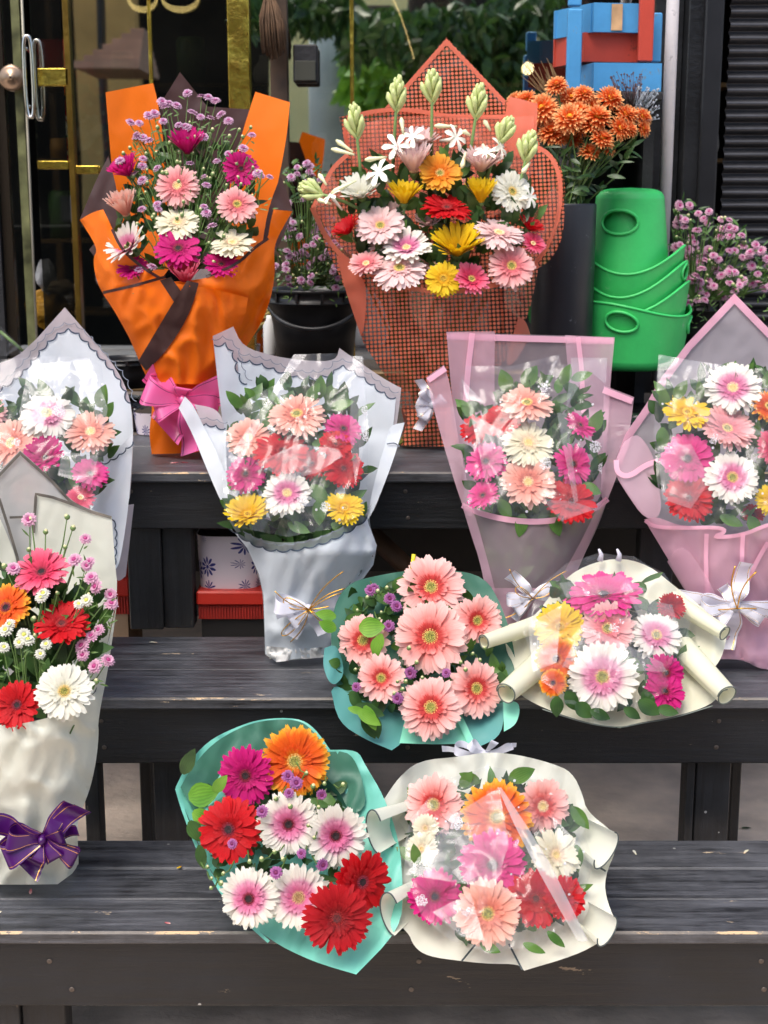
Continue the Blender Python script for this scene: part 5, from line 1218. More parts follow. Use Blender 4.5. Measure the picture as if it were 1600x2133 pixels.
# ---------------------------------------------------------------- D white middle
film_folds(C, [[(60,760),(150,752),(110,830),(85,900),(40,860)], [(130,940),(205,950),(190,1010),(120,990)], [(150,750),(186,745),(225,850),(215,900)]], fC, 130)
D = bq(620, 1375, 2.65, 'white scalloped paper bouquet with yellow and peach gerberas, centre left on the middle step')
dD = Dep([(680, 640, 200, 2.85, .10), (900, 625, 215, 2.80, .13), (1080, 620, 162, 2.72, .12), (1150, 650, 140, 2.69, .10), (1240, 622, 85, 2.675, .06), (1375, 620, 76, 2.675, .055)])
fD = fdep(800, 2.78, 1110, 2.62, 610, 170, .03)
sheet('wrapping_paper', [(443,700,1),(486,680,1),(505,722),(570,742),(640,752),(700,752),(707,725,1),(800,790),(836,808,1),(828,880),(810,960),(790,1040),(770,1080),(600,1110),(470,1060),(466,900),(452,780)], dD.back, M_FROST, D, seed=41, amp=.003)
scal_sheet(D, [(446,718),(470,708),(492,735),(500,780),(515,800)], [(560,830),(560,1000),(500,1060),(478,1050),(466,900),(452,780)], dD.back, 41, .003, 60, off=-.012, side=-1)
scal_sheet(D, [(495,745),(540,752),(590,772),(640,786),(690,778),(706,752),(750,775),(800,815),(825,828)], [(818,900),(800,980),(770,1060),(600,1090),(500,1060),(500,900)], dD.back, 41, .003, 60, off=-.006, side=-1)
# wings
sheet('wrapping_paper', [(372,850,1),(385,826,1),(402,842),(430,900),(470,980),(482,1062),(466,1058),(436,990),(400,900)], dD.mid, M_WHT, D, seed=43, amp=.003, off=-.03)
sheet('wrapping_paper', [(405,842,1),(450,850),(468,880),(472,940),(474,1040,1),(440,940)], dD.mid, M_FROST, D, seed=44, amp=.003, off=-.0)
scal_sheet(D, [(408,880),(440,882),(470,892)], [(473,1000),(474,1040),(445,960)], dD.mid, 44, .003, 60, off=-.006, side=-1, per=22, hgt=6)
sheet('wrapping_paper', [(808,905,1),(814,885),(843,880,1),(836,905),(812,980),(780,1060),(765,1085,1),(775,1020)], dD.mid, M_WHT, D, seed=45, amp=.003, off=-.03)
strip('printed_line', [(806,925),(822,922),(832,930)], 2.6, dD.mid, M_LINE, D, off=-.035, seed=45, amp=.003)
body = [(466,1062,1),(495,1098),(540,1125),(600,1132),(660,1122),(720,1095),(760,1070),(774,1050,1),(768,1090),(786,1136),(778,1176),(752,1212),(716,1250),(696,1275),(690,1320),(690,1366,1),(640,1370),(576,1378,1),(552,1362,1),(550,1300),(548,1240),(538,1195),(514,1140),(486,1100)]
M_FR2 = paper('film_grey_clear', L(190,198,198), .3, .40, .3, .1)
sheet('wrapping_paper', body, dD.front, M_FR2, D, seed=46, amp=.015, sc_=60, off=.002)
scal_sheet(D, [(474,1092),(520,1128),(570,1146),(620,1142),(670,1130),(720,1108),(764,1076)], [(768,1092),(785,1136),(778,1176),(752,1212),(716,1250),(696,1275),(690,1320),(690,1366),(640,1370),(576,1377),(553,1361),(551,1300),(549,1240),(539,1195),(515,1142)], dD.front, 46, .015, 60, off=-.002, side=-1, per=28, hgt=6)
sheet('wrapping_paper', [(548,1230,1),(690,1230,1),(690,1366,1),(576,1374,1),(552,1360,1)], dD.back, M_WHT, D, seed=47, amp=.003)
sheet('tissue_foot', [(556,1346,1),(630,1352),(688,1346,1),(690,1368,1),(640,1372),(576,1379,1),(552,1363,1)], dD.front, plain('tissue', L(225,225,222), .6), D, seed=48, amp=.012, sc_=14, off=-.006, step=5)
foliage(D, [(480,880),(560,800),(700,810),(755,880),(750,1080),(600,1110),(490,1080)], fD, 230, 8, size=(.028, .050), off=.03)
foliage(D, [(500,1080),(750,1075),(720,1140),(520,1140)], lambda x, y: dD.mid(x, y) - .03, 90, 9, size=(.03, .05), off=-.02, up=.2)
flowers(D, [(618,862,128,'peach','green',52,0,12), (517,910,98,'peach','cream',46,-6,22), (588,940,124,'red','redc',48,0,12,-.004), (716,892,84,'hot','dark',40,25,20,.01), (700,925,76,'red','redc',40,15,16,.0), (650,965,70,'red','redc',40,0,16,.02), (512,987,88,'magenta','dark',25,-15,14), (716,975,90,'red','redc',28,18,14), (598,1026,106,'whitepink','cream',38,0,16,-.01), (515,1066,98,'yellow','yel',55,-8,28), (718,1056,86,'yellow','yel',40,8,20)], fD)
leaves(D, [(640,840,52,60,.55), (665,830,50,85,.6), (690,850,50,20,.5), (668,900,46,-80,.5), (690,905,44,-70,.5), (650,925,44,10,.5), (650,1010,55,-50,.6), (665,1040,55,-90,.6), (560,990,48,60,.5), (505,850,50,130,.5), (600,1090,50,-20,.5), (690,1090,44,-30,.5)], fD, M_LEAF, off=.012)
sheet('cellophane', [(612,738,1),(700,736),(756,742,1),(764,820),(768,900),(766,1000),(756,1070),(700,1100),(600,1118),(500,1100),(466,1058,1),(462,960),(468,880),(520,830),(575,800)], lambda x, y: fD(x, y) - .035, M_CELLO, D, step=14, seed=49, amp=.016, sc_=85, sm=0)
film_folds(D, [[(530,965),(620,925),(705,935),(715,950),(660,985),(600,1000)], [(612,738),(560,830),(470,960),(462,1000),(480,1000),(590,800),(640,738)], [(735,742),(756,742),(764,900),(740,1010),(728,900)]], fD, 100)
bow(D, 645, 1262, 2.60, .072, M_RWHITE, M_RWHITE, [(170,.9,1), (15,.8,1), (215,.6,1)], [(250,.9,1), (-65,.8,1), (195,.9,.8)], 7, w=.36, wire=[(160,.7,.12), (22,1.0,.12), (48,1.35,0), (30,1.1,0), (-38,1.1,.08), (225,1.0,.1), (150,1.0,0), (240,1.0,0)])

# ---------------------------------------------------------------- E pink middle
M_PNK = paper('film_pink_frost', L(244,200,218), .32, .50, .35, .08)
M_PNKE = paper('film_pink_edge', L(250,192,214), .35, .92, .3, .05)
M_PGREY = paper('film_grey_frost', L(196,180,188), .32, .45, .3, .08)
E = bq(1085, 1300, 2.67, 'frosted pink film bouquet with square top, in front of the green tubs')
dE = Dep([(690, 1105, 180, 2.86, .06), (850, 1105, 205, 2.83, .10), (1060, 1110, 150, 2.74, .11), (1200, 1092, 100, 2.70, .08), (1300, 1078, 65, 2.68, .055)])
fE = fdep(800, 2.77, 1090, 2.63, 1100, 150, .03)
sheet('wrapping_film', [(930,692,1),(1280,702,1),(1272,790),(1266,900),(1256,1040),(1180,1080),(1040,1080),(985,1050),(955,920),(938,790)], dE.back, M_PGREY, E, seed=51, amp=.002)
strip('film_border', [(931,694),(1279,704)], 13, dE.back, M_PNKE, E, side=.5, off=-.004, curved=False)
sheet('wrapping_film', [(930,691,1),(1031,690,1),(1030,780),(1031,900),(1000,1050),(975,1040),(952,920),(938,790)], dE.back, M_PNK, E, seed=52, amp=.002, off=-.010)
sheet('wrapping_film', [(1177,698,1),(1281,703,1),(1272,790),(1266,900),(1256,1040),(1225,1050),(1205,900),(1185,790)], dE.back, M_PNK, E, seed=53, amp=.002, off=-.010)
strip('film_border', [(984,694),(976,760),(968,860)], 12, dE.back, M_PNKE, E, off=-.012, curved=False)
strip('film_border', [(1204,702),(1211,760),(1216,860)], 10, dE.back, M_PNKE, E, off=-.012, curved=False)
sheet('wrapping_film', [(888,786,1),(925,760,1),(938,800),(952,900),(972,1000),(990,1070),(975,1080),(955,1030),(925,930),(900,840)], dE.mid, M_PNK, E, seed=54, amp=.003, off=.0)
strip('film_border', [(889,788),(925,763)], 11, dE.mid, M_PNKE, E, off=-.004, side=.5, curved=False)
sheet('wrapping_film', [(1258,803,1),(1321,827,1),(1312,900),(1290,980),(1264,1045,1),(1250,1040),(1256,920)], dE.mid, M_PNK, E, seed=55, amp=.003)
strip('film_border', [(1259,806),(1320,830)], 13, dE.mid, M_PNKE, E, off=-.004, side=.5, curved=False)
fe = [(962,1050,1),(1000,1068),(1060,1082),(1130,1086),(1200,1074),(1245,1055),(1268,1035,1),(1245,1100),(1210,1170),(1178,1240),(1160,1300,1),(1010,1300,1),(1014,1240),(1000,1170),(982,1110)]
M_PFR = paper('film_front_clear', L(222,200,208), .3, .38, .3, .08)
sheet('wrapping_film', fe, dE.front, M_PFR, E, seed=56, amp=.003)
strip('film_border', [(963,1052),(1000,1070),(1060,1084),(1130,1088),(1200,1076),(1245,1057),(1266,1039)], 12, dE.front, M_PNKE, E, off=-.004, seed=56, amp=.003)
sheet('wrapping_film', [(962,1050,1),(985,1058),(1003,1120),(1030,1220),(1045,1300,1),(1008,1300,1),(1014,1240),(1000,1170),(980,1110)], dE.front, M_PNK, E, seed=57, amp=.003, off=-.008)
sheet('wrapping_film', [(1268,1035,1),(1245,1055),(1210,1130),(1170,1200),(1140,1260),(1120,1300,1),(1165,1300,1),(1178,1240),(1212,1170)], dE.front, M_PNK, E, seed=58, amp=.003, off=-.008)
sheet('wrapping_film', [(1010,1225,1),(1170,1225,1),(1160,1300),(1180,1360,1),(1000,1360,1),(1012,1300)], dE.front, M_PNK, E, seed=59, amp=.008, sc_=30, off=-.012)
foliage(E, [(985,860),(1060,800),(1180,800),(1250,860),(1240,1040),(1120,1080),(990,1050)], fE, 210, 11, size=(.028, .050), off=.03)
foliage(E, [(1010,1085),(1220,1085),(1170,1180),(1100,1220),(1030,1180)], dE.mid, 90, 12, size=(.04, .07), off=-.03, up=.8)
flowers(E, [(1098,838,118,'peach','green',56,0,10), (1046,874,84,'red','redc',42,-10,20,.0), (992,892,74,'red','redc',40,-24,20), (1210,884,70,'hot','dark',40,35,24), (1101,922,120,'cream','cream',40,0,12,-.005), (1012,960,92,'hot','dark',32,-20,16), (1195,966,92,'hot','dark',32,20,18), (1101,1002,120,'peach','cream',38,0,16,-.012), (1005,1030,72,'hot','dark',38,-20,24), (1192,1042,112,'red','redc',45,16,22)], fE)
leaves(E, [(1060,815,50,110,.7), (1090,805,52,60,.7), (1170,800,46,70,.6), (1190,790,46,20,.5), (1040,1040,50,-60,.6), (1090,1070,50,-100,.6), (1150,1070,50,-70,.6), (1232,900,52,70,.6), (1210,1010,46,-20,.6), (985,865,34,140,.6)], fE, M_LEAF, off=.012)
sheet('cellophane', [(957,800,1),(970,762),(1060,764),(1164,738,1),(1170,760),(1265,745,1),(1262,830),(1256,950),(1250,1060),(1150,1086),(1000,1066),(966,1040,1),(968,900)], lambda x, y: fE(x, y) - .035, M_CELLO, E, step=14, seed=60, amp=.016, sc_=85, sm=0)
film_folds(E, [[(980,860),(1050,900),(1045,980),(1010,1000)], [(1150,760),(1166,738),(1130,830),(1120,840)], [(1190,745),(1265,745),(1262,800),(1225,770),(1180,850)], [(962,790),(1010,840),(970,830)], [(1160,860),(1195,1045),(1205,1045),(1180,860)], [(1130,1040),(1195,1045),(1240,1060),(1170,1086)]], fE, 110)
bow(E, 1108, 1240, 2.60, .062, M_RWHITE, M_GOLDT, [(185,.8,1), (-10,.7,1), (215,.7,1.1)], [(125,.95,1.3), (38,.95,1.2), (235,.9,1)], 9, w=.28, wire=[(128,1.15,0), (40,1.3,0), (150,.6,.12), (30,.6,.12), (215,1.1,0)])

# ---------------------------------------------------------------- F pink right
Fq = bq(1540, 1395, 2.62, 'frosted pink film bouquet with tall pointed back at the right edge')
dF = Dep([(610, 1535, 255, 2.82, .08), (850, 1535, 255, 2.78, .12), (980, 1535, 258, 2.74, .14), (1100, 1535, 190, 2.70, .13), (1260, 1530, 105, 2.66, .07), (1320, 1530, 90, 2.65, .06), (1395, 1540, 110, 2.64, .06)])
fF = fdep(760, 2.74, 1110, 2.60, 1530, 170, .03)
M_FGREY = paper('film_grey_frost_dense', L(186,178,186), .3, .84, .3, .06)
oF = [(1530,612,1),(1430,718),(1375,790),(1345,845),(1305,905),(1282,960),(1290,1000),(1345,1080),(1400,1110),(1540,1120),(1690,1110),(1790,1000),(1795,950),(1740,850),(1650,735)]
sheet('wrapping_film', oF, dF.back, M_FGREY, Fq, seed=61, amp=.003)
strip('film_border', [(1282,962),(1303,905),(1345,845),(1376,790),(1430,718),(1530,612)], 15, dF.back, M_PNKE, Fq, side=.45, off=-.005, seed=61, amp=.003, curved=False)
strip('film_border', [(1530,612),(1650,735),(1740,850)], 15, dF.back, M_PNKE, Fq, side=.45, off=-.005, seed=61, amp=.003, curved=False)
sheet('wrapping_film', [(1300,920,1),(1330,900),(1362,950),(1372,1000),(1380,1075),(1345,1085),(1300,1020),(1280,985),(1284,955)], dF.mid, M_PNK, Fq, seed=62, amp=.004, off=-.05)
strip('film_border', [(1284,958),(1285,985),(1310,994),(1345,968),(1372,960)], 11, dF.mid, M_PNKE, Fq, off=-.056, seed=62, amp=.004)
# front with folded rim
ff = [(1342,1082,1),(1365,1076),(1390,1085),(1420,1096),(1500,1096),(1520,1105),(1480,1115),(1545,1112),(1600,1088),(1680,1070),(1730,1060,1),(1690,1140),(1650,1220),(1625,1260),(1640,1330),(1650,1395,1),(1598,1398),(1556,1372),(1480,1372),(1445,1330),(1450,1260),(1430,1230),(1395,1170)]
sheet('wrapping_film', ff, dF.front, paper('film_pink_dense', L(238,186,206), .3, .78, .35, .1), Fq, seed=63, amp=.008, sc_=70)
strip('film_border', [(1344,1084),(1362,1098),(1420,1100),(1500,1098),(1514,1108),(1480,1120),(1545,1116),(1600,1092),(1680,1074)], 8, dF.front, M_PNKE, Fq, off=-.004, seed=63, amp=.008, sc_=70)
for ln in ([(1472,1112),(1470,1180),(1476,1250)], [(1548,1112),(1545,1170),(1550,1240)], [(1600,1130),(1570,1180),(1548,1240)]):
    strip('film_border', ln, 9, dF.front, M_PNKE, Fq, off=-.006, seed=63, amp=.008, sc_=70)
sheet('wrapping_film', [(1390,1170,1),(1420,1130),(1460,1180),(1500,1250),(1450,1262),(1428,1232)], dF.front, M_PNK, Fq, seed=64, amp=.004, off=-.012)
sheet('wrapping_film', [(1450,1280,1),(1620,1270,1),(1660,1390,1),(1590,1398),(1545,1372),(1480,1374,1)], dF.front, M_PNK, Fq, seed=65, amp=.012, sc_=30, off=-.012)
foliage(Fq, [(1370,830),(1450,780),(1680,780),(1690,1000),(1640,1080),(1450,1095),(1380,1030)], fF, 240, 15, size=(.028, .050), off=.03)
flowers(Fq, [(1527,806,122,'whitepink','cream',42,0,18), (1432,856,106,'yellow','yel',60,-10,24), (1602,845,84,'orange','green',36,16,20), (1517,888,122,'pink','green',44,0,20), (1610,932,80,'coral','cream',30,16,20), (1432,955,116,'hot','dark',18,-10,12), (1526,994,120,'whitepink','green',26,0,12,-.012), (1436,1035,108,'red','redc',46,-10,22), (1608,1040,72,'yellow','yel',34,16,20), (1570,1070,50,'red','redc',40,0,20,.03), (1660,900,80,'red','redc',30,20,20)], fF)
leaves(Fq, [(1385,850,46,100,.6), (1405,830,46,60,.6), (1590,800,50,50,.6), (1460,830,40,100,.5), (1500,1075,52,-20,.5), (1560,1075,50,-60,.6), (1380,890,50,-90,.6), (1475,920,46,-120,.5)], fF, M_LEAF, off=.012)
sheet('cellophane', [(1372,738,1),(1450,752),(1560,768),(1690,760,1),(1700,900),(1690,1060),(1560,1108),(1430,1092),(1372,1050,1),(1362,900),(1366,800)], lambda x, y: fF(x, y) - .035, M_CELLO, Fq, step=14, seed=66, amp=.016, sc_=85, sm=0)
film_folds(Fq, [[(1372,738),(1450,752),(1560,768),(1480,790),(1368,815)], [(1440,845),(1560,880),(1590,905),(1500,915)], [(1370,930),(1440,925),(1480,1000),(1440,1060),(1380,1040)], [(1640,870),(1700,880),(1690,1000)]], fF, 120)
bow(Fq, 1528, 1258, 2.575, .09, M_RWHITE, M_GOLDC, [(175,.75,1.1), (-8,.9,1.2), (-30,.6,1), (210,.5,1)], [(78,.95,1.2), (168,1.25,.9), (-95,.95,1.6), (-5,1.3,1.2), (120,.5,1)], 11, w=.28, wire=[(95,.9,0), (65,.85,0), (172,1.2,0), (-12,1.3,0)])
# ---------------------------------------------------------------- G cream, front left
M_CRM = paper('paper_cream', L(226,228,214), .36, .98, .35, .12)
M_GRYW = paper('paper_silvergrey', L(190,190,188), .3, .95, .3, .1)
M_SILV = plain('silver_edge', L(120,116,110), .3, metal=.5, var=.2, vscale=60)
G = bq(70, 1840, 2.257, 'cream paper bouquet with silver edges and a purple bow, front left on the lowest step')
dG = Dep([(940, 55, 195, 2.42, .08), (1200, 55, 190, 2.38, .12), (1500, 55, 155, 2.30, .13), (1680, 55, 118, 2.275, .09), (1840, 55, 112, 2.28, .085)])
fG = fdep(1130, 2.34, 1500, 2.20, 60, 170, .03)
sheet('wrapping_paper', [(42,938,1),(-30,1010),(-130,1120,1),(-130,1480),(200,1480),(225,1300),(236,1180),(233,1076,1),(190,1062),(150,1045),(110,1000)], dG.back, M_GRYW, G, seed=71, amp=.003)
strip('silver_border', [(-130,1120),(42,940),(110,1000),(148,1042),(190,1064)], 6, dG.back, M_SILV, G, side=.5, off=-.004, seed=71, amp=.003, curved=False)
sheet('wrapping_paper', [(75,1027,1),(110,1034),(150,1048),(190,1064),(233,1076,1),(240,1180),(246,1230),(222,1350),(205,1440),(150,1480),(40,1480),(60,1200)], dG.back, M_CRM, G, seed=72, amp=.003, off=-.02)
strip('silver_border', [(70,1110),(75,1029),(110,1036),(150,1050),(190,1066),(232,1078)], 6, dG.back, M_SILV, G, side=.0, off=-.024, seed=72, amp=.003, curved=False)
sheet('wrapping_paper', [(-120,1050,1),(-20,1040),(10,1100),(40,1180),(50,1300),(-120,1300,1)], dG.back, M_CRM, G, seed=73, amp=.003, off=-.015)
strip('silver_border', [(-2,1038),(18,1100),(36,1160),(50,1230)], 6, dG.back, M_SILV, G, off=-.019, seed=73, amp=.003, curved=False)
strip('silver_border', [(20,1078),(70,1076),(140,1070)], 5, dG.back, M_SILV, G, off=-.006, seed=71, amp=.003, curved=False)
fg = [(-110,1480,1),(-50,1505),(10,1512),(60,1505),(120,1490),(180,1462),(200,1440,1),(232,1310,1),(246,1240,1),(228,1380),(204,1500),(206,1530),(200,1590),(186,1650),(164,1700),(160,1740),(165,1800),(150,1820,1),(120,1842,1),(10,1843),(-70,1842,1),(-80,1700),(-100,1580)]
sheet('wrapping_paper', fg, dG.front, M_CRM, G, seed=74, amp=.017, sc_=62)
sheet('wrapping_paper', [(-80,1700,1),(160,1700,1),(164,1800,1),(120,1838,1),(-70,1838,1)], dG.back, M_CRM, G, seed=75, amp=.003)
foliage(G, [(-60,1230),(30,1180),(200,1230),(215,1330),(190,1460),(60,1510),(-60,1510)], fG, 220, 17, size=(.03, .055), off=.035)
flowers(G, [(85,1187,120,'coral','dark',48,0,24), (12,1265,112,'orange','dark',44,-5,14), (128,1296,122,'red','redc',52,6,20), (134,1440,128,'white','green',26,10,10,-.02), (34,1468,104,'red','dark',30,-6,26,-.01), (-60,1380,100,'red','dark',30,0,20)], fG)
sprays(G, [(178,1122),(155,1166),(180,1178),(190,1203),(199,1222),(230,1238),(232,1257),(190,1325),(172,1364),(197,1388),(170,1345),(205,1312),(225,1375),(60,1082),(28,1184),(186,1170)], lambda x, y: fG(x, y) - .0, 'spink', 17, 21, (90, 1560), tilt=40, budpts=[(65,1082),(140,1077),(152,1100),(95,1108),(60,1145),(10,1180),(95,1240),(70,1290),(120,1236),(200,1420),(185,1240),(136,1140),(170,1290),(75,1325)])
sprays(G, [(12,1312),(50,1322),(58,1332),(40,1338),(8,1348),(90,1236),(86,1244),(164,1258),(96,1342),(84,1362),(180,1250),(20,1300)], lambda x, y: fG(x, y) - .015, 'swhite', 16, 22, (60, 1560), tilt=45)
bow(G, 92, 1742, 2.175, .075, M_RPURP, M_GOLDT, [(200,.85,1.5), (-28,.85,1.5), (170,.7,1.3), (-55,.5,1.3), (250,.45,1.2), (15,.5,1.2)], [(48,1.15,1.2), (58,1.05,1.0), (-122,.85,1.6), (170,1.0,1.3), (12,.8,.7)], 13, w=.36)

# ---------------------------------------------------------------- bouquets that lie with their heads to the street
def lying(px, py, Y, label, ytop, Yt, ybot, Yb, cx, cyv, hw, hh, bowl):
    t = bq(px, py, Y, label)
    def wrap(x, y, k=1.0):
        r = math.hypot((x - cx) / hw, (y - cyv) / hh); tt = (y - ytop) / (ybot - ytop)
        return lerp(Yt, Yb, tt) + bowl * max(-.6, 1 - r * r)
    def fl(x, y):
        r = min(1, math.hypot((x - cx) / hw, (y - cyv) / hh)); tt = (y - ytop) / (ybot - ytop)
        return lerp(Yt, Yb, tt) - .028 - .028 * math.sqrt(max(0, 1 - r * r))
    return t, wrap, fl
def cone_back(parent, cx, cyv, hw, hh, wrap, endY, endpx, endpy, mat):
    """the paper funnel that runs back from the head to the tied stems"""
    rows = []; c0 = P(cx, cyv, wrap(cx, cyv)); e = P(endpx, endpy, endY)
    for i in range(9):
        f = i / 8; s = lerp(.70, .10, f ** .7); row = []
        for k in range(32):
            a = k / 32 * 6.2832; x = cx + hw * .95 * math.cos(a); y = cyv + hh * .95 * math.sin(a)
            p0 = P(x, y, wrap(cx, cyv) + .0); d_ = (p0 - c0) * s / .95; q = c0.lerp(e, f) + d_ + Vector((0, .012, 0))
            if q.y > 2.09 and q.y < 2.44 and q.z < Z1 + .004: q.z = Z1 + .004
            if q.y > 2.43 and q.z < Z2 + .004: q.z = Z2 + .004
            row.append(q)
        rows.append(row)
    m = MB(); m.grid(rows, None, 0, True, True); m.obj('paper_funnel', mat, parent)

# J teal
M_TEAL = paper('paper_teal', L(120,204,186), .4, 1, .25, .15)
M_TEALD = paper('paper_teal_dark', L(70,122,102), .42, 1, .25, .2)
J, wJ, fJ = lying(600, 1760, 2.2, 'teal paper bouquet with an orange gerbera on top, lying on the lowest step', 1500, 2.26, 2030, 1.985, 600, 1760, 230, 260, .035)
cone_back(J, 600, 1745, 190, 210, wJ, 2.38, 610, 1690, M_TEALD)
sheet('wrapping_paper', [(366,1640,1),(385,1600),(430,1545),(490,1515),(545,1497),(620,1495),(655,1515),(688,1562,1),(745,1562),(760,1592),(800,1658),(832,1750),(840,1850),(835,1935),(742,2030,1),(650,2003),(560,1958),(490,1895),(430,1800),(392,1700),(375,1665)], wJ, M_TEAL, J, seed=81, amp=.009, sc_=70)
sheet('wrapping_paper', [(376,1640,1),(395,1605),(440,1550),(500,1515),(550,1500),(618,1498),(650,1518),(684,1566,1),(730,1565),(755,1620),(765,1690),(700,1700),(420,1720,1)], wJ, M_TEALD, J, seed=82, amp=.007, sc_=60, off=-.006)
strip('paper_lip', [(368,1642),(382,1690),(420,1790),(480,1890),(560,1962)], 7, wJ, M_TEAL, J, off=-.02, seed=81, amp=.009, sc_=70)
foliage(J, [(430,1660),(500,1610),(660,1620),(730,1700),(750,1830),(690,1900),(500,1860),(430,1770)], fJ, 150, 23, size=(.022, .042), off=.034, up=.1)
flowers(J, [(614,1586,155,'orange','green',32,2,14), (511,1616,128,'magenta','dark',18,-8,14), (476,1728,142,'red','dark',16,-10,10,-.006), (601,1718,136,'whitepink','dark',18,0,12,-.014), (700,1742,138,'whitepink','dark',16,12,18,-.004), (757,1838,138,'red','dark',12,30,20,-.008), (519,1872,134,'whitepink','dark',20,-6,12,-.006), (622,1870,138,'whitepink','tan',24,4,16,-.004), (702,1914,150,'darkred','redc',22,8,16,-.022)], fJ)
leaves(J, [(393,1660,66,15,.85), (445,1650,50,55,.55), (402,1690,46,-30,.8)], fJ, M_LEAFB, off=-.004)
leaves(J, [(380,1612,66,65,.5), (395,1710,50,-60,.7), (415,1760,52,-80,.5)], fJ, M_LEAFD, off=-.002)
sprays(J, [(600,1617),(617,1631),(602,1652),(546,1690),(628,1778),(672,1802),(484,1758),(670,1656),(575,1818)], lambda x, y: fJ(x, y) - .038, 'purple', 15, 24, (600, 1800), tilt=20, deep=True, budpts=[(638,1611),(715,1635),(676,1633),(652,1638),(575,1664),(605,1680),(664,1682),(642,1720),(655,1745),(432,1806),(440,1830),(465,1820),(520,1795),(545,1790),(590,1790),(572,1775),(440,1850),(460,1840)])

# H mint with salmon gerberas
M_MINT = paper('paper_mint', L(140,226,196), .4, 1, .3, .12)
M_AQUA = paper('paper_aqua', L(92,160,156), .42, 1, .25, .15)
Hb, wH, fH = lying(880, 1370, 2.5, 'salmon pink gerbera bouquet in mint and teal paper, on middle step', 1170, 2.56, 1560, 2.335, 880, 1375, 200, 190, .028)
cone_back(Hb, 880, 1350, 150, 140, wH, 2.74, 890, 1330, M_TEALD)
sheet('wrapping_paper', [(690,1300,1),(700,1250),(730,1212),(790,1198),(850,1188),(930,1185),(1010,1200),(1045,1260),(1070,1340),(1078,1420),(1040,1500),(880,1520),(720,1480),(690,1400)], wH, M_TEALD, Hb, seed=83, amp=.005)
sheet('wrapping_paper', [(676,1350,1),(702,1340),(720,1400),(700,1428),(684,1420),(672,1385)], wH, M_AQUA, Hb, seed=84, amp=.006, off=-.02)
sheet('wrapping_paper', [(690,1440,1),(700,1425),(740,1455),(800,1475),(845,1490,1),(842,1545),(816,1563,1),(760,1540),(705,1505)], wH, M_AQUA, Hb, seed=85, amp=.005, off=-.012)
sheet('wrapping_paper', [(845,1492,1),(900,1500),(960,1488,1),(985,1548,1),(910,1551),(832,1548,1)], wH, M_MINT, Hb, seed=86, amp=.004, off=-.02)
sheet('wrapping_paper', [(950,1495,1),(1000,1480),(1050,1462,1),(1048,1530),(1000,1556),(982,1556,1)], wH, M_AQUA, Hb, seed=87, amp=.004, off=-.012)
for (pl, ofs) in (([(1048,1462,1),(1078,1460),(1084,1480),(1075,1510),(1050,1524,1)], -.02), ([(948,1492,1),(962,1488,1),(986,1540,1),(984,1552,1),(974,1548,1)], -.028)):
    sheet('paper_fold', pl, wH, M_MINT, Hb, seed=88, amp=.003, off=ofs)
foliage(Hb, [(720,1250),(820,1210),(1020,1260),(1060,1380),(1030,1480),(900,1500),(760,1490),(700,1400)], fH, 200, 25, size=(.022, .042), off=.022, up=.1)
flowers(Hb, [(898,1222,146,'salmon','green',34,4,16,.01), (896,1326,160,'salmon','green',22,0,8,-.024), (996,1292,108,'salmon','green',24,18,24), (756,1334,116,'salmon','green',24,-18,16), (794,1412,104,'salmon','green',20,-10,26,-.006), (897,1474,140,'salmon','green',26,0,10,-.012), (993,1434,126,'salmon','green',22,12,16)], fH)
leaves(Hb, [(748,1308,54,8,.85), (795,1320,52,-110,.5), (700,1285,44,165,.6), (700,1312,40,150,.7), (745,1480,56,-30,.5), (760,1470,56,-65,.5), (725,1475,44,-10,.4), (780,1330,40,-80,.6)], fH, M_LEAFB, off=-.025)
leaves(Hb, [(740,1470,64,-15,.5), (755,1490,56,-60,.5), (780,1490,50,-80,.5), (730,1440,50,-60,.5), (1040,1400,50,-60,.4)], fH, M_LEAFD, off=-.004)
sprays(Hb, [(772,1229),(812,1247),(826,1263),(810,1304),(742,1431),(828,1455),(930,1402),(855,1402),(780,1225)], lambda x, y: fH(x, y) - .022, 'purple', 14, 26, (850, 1400), tilt=25, deep=True, budpts=[(787,1232),(806,1225),(745,1272),(795,1276),(790,1290),(740,1395),(845,1420),(868,1380),(880,1412),(970,1395),(985,1362),(1010,1350),(838,1436),(828,1420),(822,1445),(960,1380),(1000,1375),(765,1245),(852,1350)])
m = MB(); a = P(858, 1185, 2.52); b = P(862, 1155, 2.52); m.tube([a, b], .0035, 8); m.obj('yellow_tie', plain('tie_yellow', L(230,215,40), .4), Hb)

# I cream with rolled corners under film
M_CRMI = paper('paper_cream_warm', L(236,236,212), .34, .98, .35, .1)
M_EDGE = plain('edge_line_dark', L(96,106,100), .4)
Ib, wI, fI = lying(1270, 1370, 2.5, 'film covered bouquet in cream paper with rolled tube corners, on the middle step', 1165, 2.58, 1515, 2.345, 1270, 1330, 210, 180, .028)
cone_back(Ib, 1270, 1330, 170, 140, wI, 2.76, 1275, 1310, M_CRMI)
sheet('wrapping_paper', [(1060,1300,1),(1110,1290),(1150,1235),(1200,1185),(1280,1160),(1350,1175),(1410,1225),(1470,1270),(1515,1320,1),(1505,1370),(1480,1400),(1500,1440),(1485,1468),(1400,1495),(1330,1505),(1292,1517,1),(1220,1505),(1130,1475),(1070,1440),(1075,1390),(1050,1350)], wI, M_CRMI, Ib, seed=91, amp=.009, sc_=70)
strip('edge_line', [(1485,1470),(1400,1497),(1330,1507),(1292,1517),(1220,1507),(1130,1477)], 2.5, wI, M_EDGE, Ib, seed=91, amp=.009, sc_=70, off=-.003)
